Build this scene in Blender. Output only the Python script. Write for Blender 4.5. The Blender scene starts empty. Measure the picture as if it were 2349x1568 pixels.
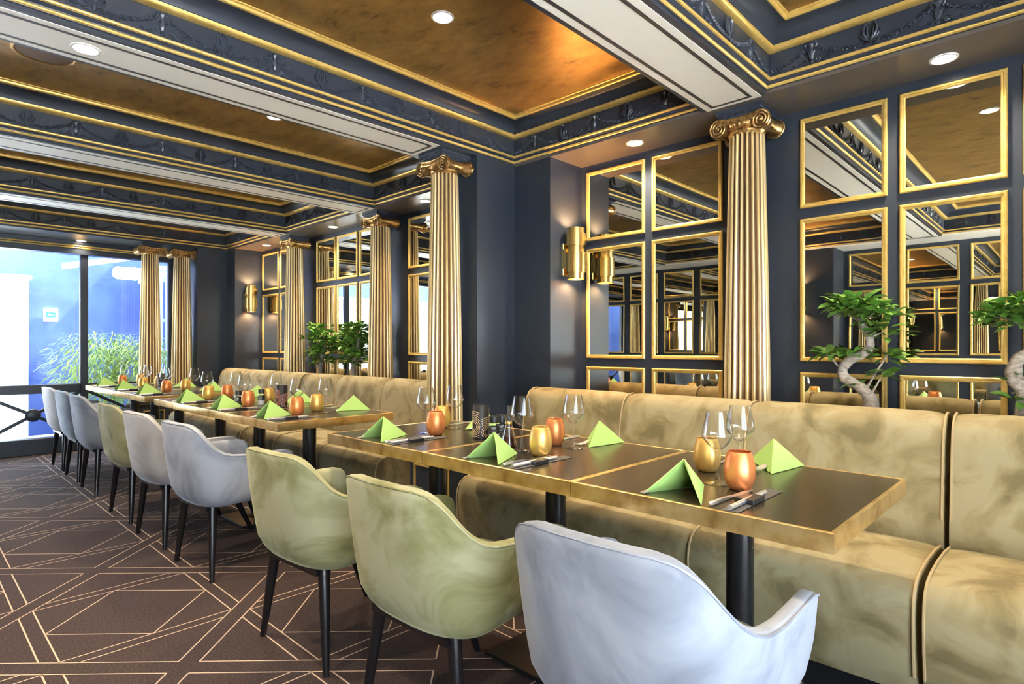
import bpy, math, random
from mathutils import Vector, Matrix
# ------------------------------------------------------------------ camera, world, exposure
scn = bpy.context.scene
col = scn.collection
PXW, PXH, FPX, HORIZON, YAW, CAMH = 2349.0, 1568.0, 1357.2, 796.5, 0.8063, 1.13
cd = bpy.data.cameras.new('camera')
cd.sensor_fit = 'HORIZONTAL'; cd.sensor_width = 36.0
cd.lens = 36.0 * FPX / PXW
cd.shift_y = (HORIZON - PXH / 2) / PXW
cd.clip_start = 0.02; cd.clip_end = 200
cam = bpy.data.objects.new('camera', cd); col.objects.link(cam)
cam.location = (0, 0, CAMH)
cam.rotation_euler = (math.pi / 2, 0, -YAW)
scn.camera = cam
scn.view_settings.view_transform = 'Standard'
scn.view_settings.look = 'None'
scn.view_settings.gamma = 1.0
scn.view_settings.use_curve_mapping = False
scn.view_settings.exposure = 0.93
SKY = 6.8
world = bpy.data.worlds.new('sky'); scn.world = world
world.use_nodes = True
wb = world.node_tree.nodes['Background']
wb.inputs['Color'].default_value = (0.74, 0.86, 1.0, 1)
wb.inputs['Strength'].default_value = SKY
scn.cycles.max_bounces = 8
scn.cycles.diffuse_bounces = 3
scn.cycles.glossy_bounces = 5
scn.cycles.transmission_bounces = 6
scn.cycles.transparent_max_bounces = 16
scn.cycles.sample_clamp_indirect = 20.0
scn.cycles.caustics_reflective = False
scn.cycles.caustics_refractive = False
scn.cycles.use_denoising = True
scn.cycles.use_adaptive_sampling = True
scn.cycles.adaptive_threshold = 0.03
def portal(name, loc, rot, sx, sy):
    l = bpy.data.lights.new(name, 'AREA'); l.shape = 'RECTANGLE'; l.size = sx; l.size_y = sy
    l.cycles.is_portal = True
    o = bpy.data.objects.new(name, l); col.objects.link(o)
    o.location = loc; o.rotation_euler = rot
    return o
sl = bpy.data.lights.new('sun', 'SUN'); sl.energy = 75.0; sl.angle = 0.01; sl.color = (1.0, 0.95, 0.88)
so = bpy.data.objects.new('sun', sl); col.objects.link(so)
so.rotation_euler = Vector((-0.60, 0.03, -0.80)).to_track_quat('-Z', 'Y').to_euler()
portal('window_daylight', (0.6, 8.06, 1.2), (math.pi / 2, 0, math.pi), 4.2, 2.3)
portal('rear_window_daylight', (-0.15, -1.70, 1.20), (math.pi / 2, 0, 0), 2.9, 2.0)
# ------------------------------------------------------------------ constants of the room (metres)
WF = 2.743      # frieze face on the right
WP = 2.766      # pier face on the right
WM = 3.08       # mirror wall
XL = -1.39      # frieze face on the far-left side
XR = -1.82      # recessed mirrored wall opposite
YW = 7.97       # window wall
YB = -1.6       # rear wall
ZS = 2.292      # soffit
ZC = 2.549      # coffer ceiling
BW = 0.352
BEAMS = [-0.58 - 1.596, -0.58, 1.016, 2.611, 4.218, 5.812, 7.38]
ZT = 0.747      # table top
rnd = random.Random(7)
# ------------------------------------------------------------------ materials
def mat(name, color, rough=0.5, metal=0.0, **kw):
    m = bpy.data.materials.new(name); m.use_nodes = True
    b = m.node_tree.nodes['Principled BSDF']
    b.inputs['Base Color'].default_value = (*color, 1)
    b.inputs['Roughness'].default_value = rough
    b.inputs['Metallic'].default_value = metal
    for k, v in kw.items():
        b.inputs[k.replace('_', ' ')].default_value = v
    return m
def nodes(m): return m.node_tree.nodes, m.node_tree.links, m.node_tree.nodes['Principled BSDF']
def noise_color(m, stops, scale=5.0, detail=6.0, rough=0.6, dist=0.0, stretch=(1, 1, 1), coord='Object', target='Base Color'):
    n, l, b = nodes(m)
    tc = n.new('ShaderNodeTexCoord'); mp = n.new('ShaderNodeMapping'); mp.inputs['Scale'].default_value = stretch
    t = n.new('ShaderNodeTexNoise'); t.inputs['Scale'].default_value = scale; t.inputs['Detail'].default_value = detail
    t.inputs['Roughness'].default_value = rough; t.inputs['Distortion'].default_value = dist
    r = n.new('ShaderNodeValToRGB')
    e = r.color_ramp.elements
    while len(e) < len(stops): e.new(0.5)
    for el, (p, c) in zip(e, stops):
        el.position = p; el.color = (*c, 1)
    l.new(tc.outputs[coord], mp.inputs['Vector']); l.new(mp.outputs[0], t.inputs['Vector']); l.new(t.outputs['Fac'], r.inputs['Fac'])
    l.new(r.outputs['Color'], b.inputs[target])
    return t, r
def bump(m, scale, strength, dist=0.002, detail=4, stretch=(1, 1, 1)):
    n, l, b = nodes(m)
    tc = n.new('ShaderNodeTexCoord'); mp = n.new('ShaderNodeMapping'); mp.inputs['Scale'].default_value = stretch
    t = n.new('ShaderNodeTexNoise'); t.inputs['Scale'].default_value = scale; t.inputs['Detail'].default_value = detail
    bp = n.new('ShaderNodeBump'); bp.inputs['Strength'].default_value = strength; bp.inputs['Distance'].default_value = dist
    l.new(tc.outputs['Object'], mp.inputs['Vector']); l.new(mp.outputs[0], t.inputs['Vector'])
    l.new(t.outputs['Fac'], bp.inputs['Height']); l.new(bp.outputs[0], b.inputs['Normal'])
M = {}
M['navy'] = mat('navy_paint', (0.031, 0.039, 0.055), 0.34)
M['navy_gloss'] = mat('navy_gloss', (0.038, 0.047, 0.066), 0.33)
M['soffit'] = mat('dark_taupe_paint', (0.12, 0.10, 0.085), 0.30)
M['cream'] = mat('cream_paint', (0.92, 0.88, 0.78), 0.45)
M['line'] = mat('charcoal_line', (0.050, 0.047, 0.046), 0.5)
M['gold'] = mat('gold_paint', (0.78, 0.53, 0.17), 0.38, 0.55)
noise_color(M['gold'], [(0.3, (0.70, 0.46, 0.11)), (0.7, (0.86, 0.61, 0.20))], 30, 4)
M['antique'] = mat('antique_gold', (0.62, 0.40, 0.14), 0.32, 0.85)
noise_color(M['antique'], [(0.35, (0.20, 0.10, 0.03)), (0.55, (0.62, 0.38, 0.14)), (0.75, (0.80, 0.56, 0.24))], 60, 5)
bump(M['antique'], 120, 0.3, 0.002)
M['antique_dark'] = mat('antique_dark_gold', (0.20, 0.11, 0.04), 0.45, 0.6)  # darker gold for the discs behind the volute spirals
M['reed'] = mat('gold_reed', (0.84, 0.66, 0.34), 0.34, 0.62)
noise_color(M['reed'], [(0.35, (0.70, 0.50, 0.20)), (0.6, (0.88, 0.70, 0.38))], 14, 6, 0.7, 0, (1, 1, 0.12))
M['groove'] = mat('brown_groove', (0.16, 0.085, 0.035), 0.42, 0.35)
M['ceil'] = mat('bronze_leaf_paper', (0.26, 0.15, 0.05), 0.36, 0.6)
noise_color(M['ceil'], [(0.30, (0.12, 0.065, 0.02)), (0.42, (0.34, 0.20, 0.06)), (0.60, (0.46, 0.28, 0.085)), (0.8, (0.55, 0.35, 0.12))], 7.0, 6, 0.75, 0.3, (1.6, 0.8, 1))
M['mirror'] = mat('bronze_mirror', (0.76, 0.74, 0.66), 0.0, 1.0)
bump(M['mirror'], 2.2, 0.02, 0.02, 1)
M['brass'] = mat('brushed_brass', (0.84, 0.60, 0.22), 0.27, 1.0)
M['edge'] = mat('aged_brass', (0.70, 0.48, 0.18), 0.30, 0.9)
noise_color(M['edge'], [(0.32, (0.52, 0.32, 0.10)), (0.5, (0.78, 0.55, 0.22)), (0.75, (0.92, 0.72, 0.38))], 16, 6)
M['top'] = mat('dark_laminate', (0.042, 0.032, 0.018), 0.25)
M['black'] = mat('black_metal', (0.012, 0.012, 0.013), 0.28)
M['blackwood'] = mat('black_lacquer', (0.010, 0.009, 0.010), 0.25)
def velvet(name, dark, mid, light, sc, seed):
    m = mat(name, mid, 0.75)
    n, l, b = nodes(m)
    b.inputs['Sheen Weight'].default_value = 0.55
    b.inputs['Sheen Roughness'].default_value = 0.35
    b.inputs['Sheen Tint'].default_value = (*light, 1)
    t, r = noise_color(m, [(0.36, dark), (0.46, mid), (0.57, light)], sc, 5, 0.55, 0.7)
    mp = [x for x in n if x.type == 'MAPPING'][0]
    oi = n.new('ShaderNodeObjectInfo'); ml = n.new('ShaderNodeMath'); ml.operation = 'MULTIPLY'; ml.inputs[1].default_value = 37.0 + seed
    l.new(oi.outputs['Random'], ml.inputs[0]); l.new(ml.outputs[0], mp.inputs['Location'])
    return m
M['green'] = velvet('sage_velvet', (0.155, 0.150, 0.052), (0.255, 0.25, 0.11), (0.38, 0.375, 0.22), 4.5, 1.3)
M['grey'] = velvet('blue_grey_velvet', (0.20, 0.22, 0.265), (0.275, 0.305, 0.36), (0.36, 0.395, 0.45), 3.6, 4.1)
M['lightgrey'] = velvet('silver_velvet', (0.31, 0.30, 0.29), (0.40, 0.395, 0.39), (0.50, 0.50, 0.50), 2.6, 7.7)
M['slate'] = velvet('slate_velvet', (0.16, 0.20, 0.25), (0.26, 0.31, 0.37), (0.40, 0.45, 0.50), 2.6, 9.7)
M['sofa'] = velvet('khaki_velvet', (0.19, 0.150, 0.062), (0.29, 0.230, 0.105), (0.37, 0.310, 0.165), 6.0, 2.9)
M['piping'] = mat('velvet_piping', (0.46, 0.34, 0.17), 0.7)
M['napkin'] = mat('lime_paper', (0.44, 0.70, 0.19), 0.8)
M['copper'] = mat('copper_lustre', (0.86, 0.30, 0.10), 0.34, 0.6)
M['goldglass'] = mat('gold_lustre', (0.90, 0.55, 0.15), 0.34, 0.6)
M['steel'] = mat('steel', (0.90, 0.90, 0.92), 0.26, 0.85)
M['card'] = mat('grey_card', (0.10, 0.095, 0.09), 0.6)
M['lens'] = bpy.data.materials.new('lamp_lens'); M['lens'].use_nodes = True
_b = nodes(M['lens'])[2]; _b.inputs['Emission Color'].default_value = (1, 0.86, 0.68, 1); _b.inputs['Emission Strength'].default_value = 14
M['white'] = mat('white_enamel', (0.85, 0.84, 0.82), 0.4)
def thin_glass(name, tint, power, base):
    m = bpy.data.materials.new(name); m.use_nodes = True
    n, l = m.node_tree.nodes, m.node_tree.links
    n.remove(n['Principled BSDF'])
    out = n['Material Output']
    tr = n.new('ShaderNodeBsdfTransparent'); tr.inputs['Color'].default_value = (*tint, 1)
    gl = n.new('ShaderNodeBsdfGlossy'); gl.inputs['Roughness'].default_value = 0.02
    lw = n.new('ShaderNodeLayerWeight'); lw.inputs['Blend'].default_value = 0.5
    pw = n.new('ShaderNodeMath'); pw.operation = 'POWER'; pw.inputs[1].default_value = power
    fr = n.new('ShaderNodeMath'); fr.operation = 'MULTIPLY_ADD'; fr.inputs[1].default_value = 0.92; fr.inputs[2].default_value = base
    l.new(lw.outputs['Facing'], pw.inputs[0]); l.new(pw.outputs[0], fr.inputs[0])
    mx = n.new('ShaderNodeMixShader')
    l.new(fr.outputs[0], mx.inputs[0]); l.new(tr.outputs[0], mx.inputs[1]); l.new(gl.outputs[0], mx.inputs[2]); l.new(mx.outputs[0], out.inputs['Surface'])
    return m
M['pane'] = thin_glass('window_glass', (0.96, 0.98, 1.0), 5.0, 0.03)
M['glass'] = thin_glass('wine_glass', (0.985, 0.99, 0.99), 2.6, 0.045)
M['carpet'] = mat('brown_carpet', (0.075, 0.045, 0.038), 0.95)
noise_color(M['carpet'], [(0.36, (0.018, 0.011, 0.012)), (0.5, (0.045, 0.028, 0.026)), (0.64, (0.082, 0.050, 0.043))], 130, 4, 0.75)
M['thread'] = mat('cream_thread', (0.62, 0.47, 0.35), 0.9)
M['leaf'] = mat('ficus_leaf', (0.09, 0.24, 0.035), 0.35)
noise_color(M['leaf'], [(0.3, (0.06, 0.20, 0.02)), (0.7, (0.24, 0.44, 0.08))], 9, 2)
M['bark'] = mat('ficus_bark', (0.42, 0.35, 0.28), 0.85)
noise_color(M['bark'], [(0.3, (0.22, 0.17, 0.12)), (0.6, (0.52, 0.45, 0.37))], 40, 5, 0.6, 0.5, (1, 1, 3))
bump(M['bark'], 60, 0.6, 0.004)
M['pot'] = mat('dark_ceramic', (0.05, 0.035, 0.03), 0.3)
M['soil'] = mat('soil', (0.05, 0.03, 0.02), 0.95)
M['oil'] = mat('oil', (0.06, 0.02, 0.01), 0.1)
M['salt'] = mat('salt', (0.85, 0.85, 0.83), 0.6)
M['pepper'] = mat('pepper', (0.06, 0.05, 0.045), 0.7); noise_color(M['pepper'], [(0.45, (0.02, 0.018, 0.016)), (0.6, (0.16, 0.14, 0.12))], 300, 2)
M['plastic'] = mat('black_plastic', (0.02, 0.02, 0.022), 0.35)
M['bluewall'] = mat('blue_render', (0.10, 0.20, 0.46), 0.8); noise_color(M['bluewall'], [(0.3, (0.045, 0.085, 0.30)), (0.7, (0.075, 0.13, 0.38))], 3, 5)
M['whitewall'] = mat('white_render', (0.86, 0.88, 0.90), 0.9); bump(M['whitewall'], 20, 0.4, 0.01)
M['paving'] = mat('pale_paving', (0.72, 0.74, 0.76), 0.9)
M['bamboo'] = mat('bamboo_leaf', (0.30, 0.42, 0.085), 0.5)
M['signgreen'] = mat('sign_green', (0.02, 0.32, 0.17), 0.5)
M['duct'] = mat('white_duct', (0.74, 0.78, 0.82), 0.5)
M['fence'] = mat('blue_fence', (0.28, 0.36, 0.55), 0.7)
# ------------------------------------------------------------------ mesh helpers
class MB:
    def __init__(s): s.v = []; s.f = []; s.m = []
    def add(s, v, f, m=0):
        o = len(s.v); s.v += [tuple(p) for p in v]; s.f += [tuple(i + o for i in q) for q in f]; s.m += [m] * len(f); return s
    def box(s, a, b, m=0):
        x0, y0, z0 = a; x1, y1, z1 = b
        return s.add([(x0, y0, z0), (x1, y0, z0), (x1, y1, z0), (x0, y1, z0), (x0, y0, z1), (x1, y0, z1), (x1, y1, z1), (x0, y1, z1)],
                     [(3, 2, 1, 0), (4, 5, 6, 7), (0, 1, 5, 4), (1, 2, 6, 5), (2, 3, 7, 6), (3, 0, 4, 7)], m)
    def bbox(s, a, b, w, m=0):
        # bevelled box
        x0, y0, z0 = a; x1, y1, z1 = b
        rings = []
        for z, i in ((z0, w), (z0 + w, 0), (z1 - w, 0), (z1, w)):
            X0, X1, Y0, Y1 = x0 + i, x1 - i, y0 + i, y1 - i; c = w
            rings.append([(X0 + c, Y0, z), (X1 - c, Y0, z), (X1, Y0 + c, z), (X1, Y1 - c, z), (X1 - c, Y1, z), (X0 + c, Y1, z), (X0, Y1 - c, z), (X0, Y0 + c, z)])
        return s.rings(rings, True, True, m)
    def rings(s, R, cap0=False, cap1=False, m=0, closed=True, mats=None):
        n = len(R[0]); v = [p for r in R for p in r]; f = []; mm = []
        for i in range(len(R) - 1):
            for j in range(n if closed else n - 1):
                k = (j + 1) % n
                f.append((i * n + j, i * n + k, (i + 1) * n + k, (i + 1) * n + j)); mm.append(mats[j] if mats else m)
        if cap0: f.append(tuple(range(n))[::-1]); mm.append(m)
        if cap1: f.append(tuple((len(R) - 1) * n + j for j in range(n))); mm.append(m)
        o = len(s.v); s.v += [tuple(p) for p in v]; s.f += [tuple(i + o for i in q) for q in f]; s.m += mm; return s
    def lathe(s, prof, n=20, c=(0, 0, 0), axis='z', m=0, cap0=False, cap1=False):
        R = []
        for r, h in prof:
            ring = []
            for j in range(n):
                a = 2 * math.pi * j / n
                p = (r * math.cos(a), r * math.sin(a), h)
                if axis == 'x': p = (p[2], p[0], p[1])
                if axis == 'y': p = (p[1], p[2], p[0])
                ring.append((p[0] + c[0], p[1] + c[1], p[2] + c[2]))
            R.append(ring)
        return s.rings(R, cap0, cap1, m)
    def tube(s, path, rad, n=8, m=0, cap=True, flat=1.0):
        path = [Vector(p) for p in path]
        if not hasattr(rad, '__len__'): rad = [rad] * len(path)
        R = []; up = None
        for i, p in enumerate(path):
            t = (path[min(i + 1, len(path) - 1)] - path[max(i - 1, 0)]).normalized()
            if up is None: up = Vector((0, 0, 1)) if abs(t.z) < 0.9 else Vector((1, 0, 0))
            a = t.cross(up).normalized(); b = a.cross(t).normalized(); up = b
            R.append([p + (a * math.cos(2 * math.pi * j / n) + b * math.sin(2 * math.pi * j / n) * flat) * rad[i] for j in range(n)])
        return s.rings(R, cap, cap, m)
    def oct(s, c, r, m=0, sz=1.0):
        x, y, z = c
        return s.add([(x + r, y, z), (x - r, y, z), (x, y + r, z), (x, y - r, z), (x, y, z + r * sz), (x, y, z - r * sz)],
                     [(0, 2, 4), (2, 1, 4), (1, 3, 4), (3, 0, 4), (2, 0, 5), (1, 2, 5), (3, 1, 5), (0, 3, 5)], m)
    def ball(s, c, r, n=8, k=5, m=0, sc=(1, 1, 1)):
        R = []
        for i in range(k + 1):
            a = math.pi * i / k; rr = max(r * math.sin(a), 1e-5)
            R.append([(c[0] + rr * math.cos(2 * math.pi * j / n) * sc[0], c[1] + rr * math.sin(2 * math.pi * j / n) * sc[1], c[2] - r * math.cos(a) * sc[2]) for j in range(n)])
        return s.rings(R, False, False, m)
    def ring4(s, fn, prof, m=0, closed=False):
        # mitred rectangular ring: fn(corner, t, h) -> point; profile [(t, h)]
        P = prof + ([prof[0]] if closed else [])
        R = [[fn(k, t, h) for k in range(4)] for t, h in P]
        return s.rings(R, False, False, m)
    def xf(s, mx): s.v = [tuple(mx @ Vector(p)) for p in s.v]; return s
    def mesh(s, name, mats, smooth=True, ang=40):
        me = bpy.data.meshes.new(name); me.from_pydata(s.v, [], s.f)
        for x in (mats if isinstance(mats, (list, tuple)) else [mats]): me.materials.append(M[x] if isinstance(x, str) else x)
        me.polygons.foreach_set('material_index', s.m)
        if smooth:
            me.polygons.foreach_set('use_smooth', [True] * len(me.polygons)); me.set_sharp_from_angle(angle=math.radians(ang))
        me.update(); return me
    def build(s, name, mats, parent=None, smooth=True, ang=40, loc=None):
        return link(name, s.mesh(name, mats, smooth, ang), parent, loc)
def link(name, me, parent=None, loc=None, rot=None):
    o = bpy.data.objects.new(name, me); col.objects.link(o)
    if parent: o.parent = parent
    if loc: o.location = loc
    if rot: o.rotation_euler = rot
    return o
def tag(o, label=None, cat=None, group=None, kind=None):
    if label: o['label'] = label
    if cat: o['category'] = cat
    if group: o['group'] = group
    if kind: o['kind'] = kind
    return o
def empty(name, loc=(0, 0, 0), rz=0, label=None, cat=None, group=None, kind=None):
    o = bpy.data.objects.new(name, None); col.objects.link(o); o.empty_display_size = 0.1
    o.location = loc; o.rotation_euler = (0, 0, rz)
    return tag(o, label, cat, group, kind)
def copy_tree(o, parent=None):
    c = o.copy(); col.objects.link(c); c.parent = parent
    for ch in list(o.children): copy_tree(ch, c)
    return c
def label_part(o, text): o['label'] = text; return o
# ------------------------------------------------------------------ floor
fl = tag(MB().box((-2.2, -1.75, -0.1), (3.3, 8.02, 0)).build('floor', 'carpet', smooth=False), 'dark brown carpet with thin cream geometric lines', None, None, 'structure')
P = 0.653; N0 = (0.705, 2.285)
def strip(mb, a, b, w=0.0055):
    a = Vector((a[0], a[1])); b = Vector((b[0], b[1])); d = (b - a).normalized(); n = Vector((-d.y, d.x)) * w / 2
    if max(a.x, b.x) < -1.4 or min(a.x, b.x) > 3.0 or max(a.y, b.y) < -1.5 or min(a.y, b.y) > 7.9: return
    cl = lambda p: (min(max(p.x, -1.8), 3.05), min(max(p.y, -1.55), 7.93), 0.0012)
    mb.add([cl(a - n), cl(b - n), cl(b + n), cl(a + n)], [(0, 1, 2, 3)])
pat = MB()
for i in range(-5, 6):
    for j in range(-9, 12):
        cx, cy = N0[0] + i * P, N0[1] + j * P
        if (i + j) % 2 == 0:      # node: four diagonal bands leave it
            for sx, sy in ((1, 1), (-1, 1)):
                for o in (0.053,):
                    strip(pat, (cx + sx * o, cy), (cx + sx * P, cy + sy * (P - o)))
                    strip(pat, (cx, cy + sy * o), (cx + sx * (P - o), cy + sy * P))
        else:                     # cell centre: diamond and double square
            d = 0.297
            V = [(cx, cy - d), (cx + d, cy), (cx, cy + d), (cx - d, cy)]
            for k in range(4): strip(pat, V[k], V[(k + 1) % 4])
            for s in (-1, 1):
                strip(pat, (cx - 0.302, cy + s * d), (cx + 0.302, cy + s * d)); strip(pat, (cx - 0.25, cy + s * 0.35), (cx + 0.25, cy + s * 0.35))
                strip(pat, (cx + s * d, cy - 0.302), (cx + s * d, cy + 0.302)); strip(pat, (cx + s * 0.35, cy - 0.25), (cx + s * 0.35, cy + 0.25))
pat.build('carpet_lines', 'thread', fl, smooth=False)
# ------------------------------------------------------------------ ceiling
ce = tag(MB().box((-2.2, -2.35, 2.60), (3.3, 8.1, 2.72)).build('ceiling', 'navy', smooth=False), 'coffered navy ceiling with gold mouldings and bronze panels', None, None, 'structure')
NAVY_PROFILE = [(-0.023, 2.292), (-0.023, 2.307), (-0.015, 2.309), (-0.011, 2.322), (-0.010, 2.326), (-0.004, 2.330), (0.004, 2.337), (0.005, 2.349), (0.0, 2.352), (0.0, 2.459), (0.012, 2.4585), (0.026, 2.476),
                (0.032, 2.478), (0.040, 2.497), (0.056, 2.513), (0.080, 2.523), (0.110, 2.527), (0.112, 2.548), (0.112, 2.59)]
GOLDS = [[(-0.0165, 2.3085), (-0.0135, 2.311), (-0.0095, 2.3165), (-0.0085, 2.3215), (-0.0105, 2.3235)],
         [(0.003, 2.336), (0.0085, 2.3375), (0.0105, 2.343), (0.0095, 2.3485), (0.003, 2.350)],
         [(0.001, 2.4545), (0.010, 2.4545), (0.021, 2.459), (0.028, 2.467), (0.0305, 2.476), (0.026, 2.4795)],
         [(0.108, 2.5265), (0.113, 2.5285), (0.1175, 2.535), (0.1185, 2.5425), (0.124, 2.5445), (0.1265, 2.549), (0.1265, 2.556)]]
# frieze ornaments, modelled in a plane: x along the frieze, y out of it, z up
def spiral(mb, cx, cz, r0, r1, turns, a0, sgn, th, n=5, y=0.004, steps=22):
    pts = []; rad = []
    for i in range(steps + 1):
        t = i / steps; r = r0 + (r1 - r0) * t; a = a0 + sgn * turns * 2 * math.pi * t
        pts.append((cx + r * math.cos(a), y, cz + r * math.sin(a))); rad.append(th * (1 - 0.45 * t))
    mb.tube(pts, rad, n)
def palmette_mesh():
    mb = MB()
    for s in (-1, 1):
        spiral(mb, s * 0.019, 0.012, 0.0105, 0.002, 1.6, math.pi / 2, -s, 0.0030, 5, 0.003, 16)
        for k, (w, h, th) in enumerate(((0.008, 0.052, 0.0022), (0.020, 0.046, 0.0026), (0.027, 0.034, 0.0026), (0.025, 0.022, 0.0024))):
            pts = []
            for i in range(7):
                t = i / 6
                pts.append((s * (0.002 + w * math.sin(t * math.pi * 0.62) * 1.05), 0.003 + 0.003 * math.sin(t * math.pi), 0.018 + h * t))
            mb.tube(pts, [th * 0.6, th, th * 1.1, th * 1.25, th * 1.35, th * 1.2, th * 0.7], 5)
        pts = [(s * 0.003, 0.004, 0.020), (s * 0.018, 0.005, 0.046), (s * 0.021, 0.005, 0.064), (s * 0.014, 0.005, 0.079), (s * 0.004, 0.004, 0.083), (s * 0.001, 0.004, 0.076)]
        mb.tube(pts, [0.0025, 0.003, 0.0033, 0.003, 0.0026, 0.002], 5)
    mb.ball((0, 0.002, 0.020), 0.008, 6, 5, 0, (0.7, 0.8, 1.9))
    return mb
def candelabrum_mesh():
    mb = MB()
    mb.lathe([(0.004, 0.004), (0.008, 0.010), (0.005, 0.020), (0.010, 0.030), (0.0115, 0.046), (0.008, 0.058), (0.006, 0.066), (0.010, 0.076), (0.012, 0.080), (0.006, 0.088), (0.0005, 0.091)], 7)
    for s in (-1, 1):
        spiral(mb, s * 0.022, 0.014, 0.0095, 0.002, 1.5, math.pi / 2, -s, 0.0028, 5, 0.003, 14)
        mb.tube([(s * 0.022, 0.003, 0.0235), (s * 0.034, 0.003, 0.016), (s * 0.045, 0.003, 0.007), (s * 0.056, 0.003, 0.008)], [0.0028, 0.003, 0.0026, 0.002], 5)
        mb.oct((s * 0.060, 0.003, 0.010), 0.0055)
        mb.tube([(s * 0.006, 0.004, 0.076), (s * 0.016, 0.006, 0.084), (s * 0.020, 0.005, 0.074), (s * 0.014, 0.005, 0.066)], 0.003, 5)
        mb.tube([(s * 0.003, 0.005, 0.03), (s * 0.013, 0.006, 0.05), (s * 0.007, 0.006, 0.058)], 0.0022, 4)
    mb.v = [(x * 1.2, y * (1.25 if y > 0 else 0.2), z * 1.06) for x, y, z in mb.v]
    return mb
def garland_mesh(s):
    # from the candelabrum arm (x = 0) down to the palmette scroll (x = 0.19 s)
    mb = MB(); pts = []
    for i in range(13):
        t = i / 12; x = 0.016 + 0.178 * t; z = 0.072 - 0.058 * (1 - (1 - t) ** 2.0)
        pts.append((s * x, 0.003, z))
    mb.tube(pts, 0.0034, 5)
    for i in range(1, 12):
        for k in (-1, 1):
            x, y, z = pts[i]
            mb.oct((x + k * 0.0022, y + 0.002, z + k * 0.0036), 0.0058 + 0.0012 * ((i * 7) % 3))
    return mb
pm_ = palmette_mesh(); pm_.v = [(x * 1.12, y * 1.7, z * 1.14) for x, y, z in pm_.v]
ORN = {'palmette': pm_.mesh('palmette', 'navy_gloss'), 'candelabrum': candelabrum_mesh().mesh('candelabrum', 'navy_gloss'),
       'garland_r': garland_mesh(1).mesh('garland', 'navy_gloss', False), 'garland_l': garland_mesh(-1).mesh('garland', 'navy_gloss', False)}
ZF = 2.3535
def ornament(kind, parent, p, rz):
    link(kind.split('_')[0], ORN[kind], parent, p, (0, 0, rz))
for i in range(len(BEAMS) - 1):
    y0, y1 = BEAMS[i] + BW, BEAMS[i + 1]
    def cf(k, t, h, y0=y0, y1=y1):
        return [(XL + t, y0 + t, h), (WF - t, y0 + t, h), (WF - t, y1 - t, h), (XL + t, y1 - t, h)][k]
    co = MB().ring4(cf, NAVY_PROFILE).build('coffer', 'navy', ce, True, 28)
    for g in GOLDS: MB().ring4(cf, g).build('gold_moulding', 'gold', co, True, 60)
    MB().box((XL + 0.11, y0 + 0.11, ZC), (WF - 0.11, y1 - 0.11, ZC + 0.02)).build('ceiling_panel', 'ceil', co, smooth=False)
    # ornaments face: far side of the bay (toward -Y), right wall (toward -X), left wall (toward +X)
    if y1 > 0.5:
        xs = [2.53 - 0.45 * k for k in range(9)]
        for c in xs:
            ornament('candelabrum', co, (c, y1, ZF), math.pi); ornament('garland_r', co, (c, y1, ZF), math.pi); ornament('garland_l', co, (c, y1, ZF), math.pi)
        for c in xs[:-1]: ornament('palmette', co, (c - 0.225, y1, ZF), math.pi)
    ys = [y1 - 0.18 - 0.4475 * k for k in range(3)]
    for side, x, rz in ((1, WF, math.pi / 2), (-1, XL, -math.pi / 2)):
        if side < 0 and y1 < 0: continue
        for c in ys:
            ornament('candelabrum', co, (x, c, ZF), rz); ornament('garland_r', co, (x, c, ZF), rz); ornament('garland_l', co, (x, c, ZF), rz)
        for c in ys[:-1]: ornament('palmette', co, (x, c - 0.2237, ZF), rz)
# beams
for i, b in enumerate(BEAMS):
    y0, y1 = b + 0.0225, b + BW - 0.0225
    bm = MB().box((XL - 0.03, y0, ZS), (WP + 0.01, y1, ZS + 0.3)).build('beam', 'navy', ce, smooth=False)
    if i == len(BEAMS) - 1: continue
    xe = 2.17 if i in (3,) else 2.772
    a, c = y0 + 0.022, y1 - 0.022
    MB().box((XL + 0.02, a, ZS - 0.002), (xe, c, ZS + 0.004)).build('cream_panel', 'cream', bm, smooth=False)
    def lf(k, t, h, a=a, c=c, xe=xe):
        return [(XL + 0.05 + t, a + 0.032 + t, h), (xe - 0.026 - t, a + 0.032 + t, h), (xe - 0.026 - t, c - 0.032 - t, h), (XL + 0.05 + t, c - 0.032 - t, h)][k]
    MB().ring4(lf, [(0, ZS - 0.002), (0, ZS - 0.003), (0.016, ZS - 0.003), (0.016, ZS - 0.002)]).build('charcoal_border', 'line', bm, smooth=False)
# soffits over the niches and along the window
MB().box((WP - 0.002, YB, ZS), (3.2, 7.72, ZS + 0.3)).build('niche_soffit', 'soffit', ce, smooth=False)
MB().box((XR - 0.1, YB, ZS), (XL + 0.002 - 0.02, 7.72, ZS + 0.3)).build('opposite_soffit', 'cream', ce, smooth=False)
MB().box((XR - 0.1, 7.71, ZS - 0.001), (3.2, YW + 0.1, ZS + 0.3)).build('window_soffit', 'navy', ce, smooth=False)
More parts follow.
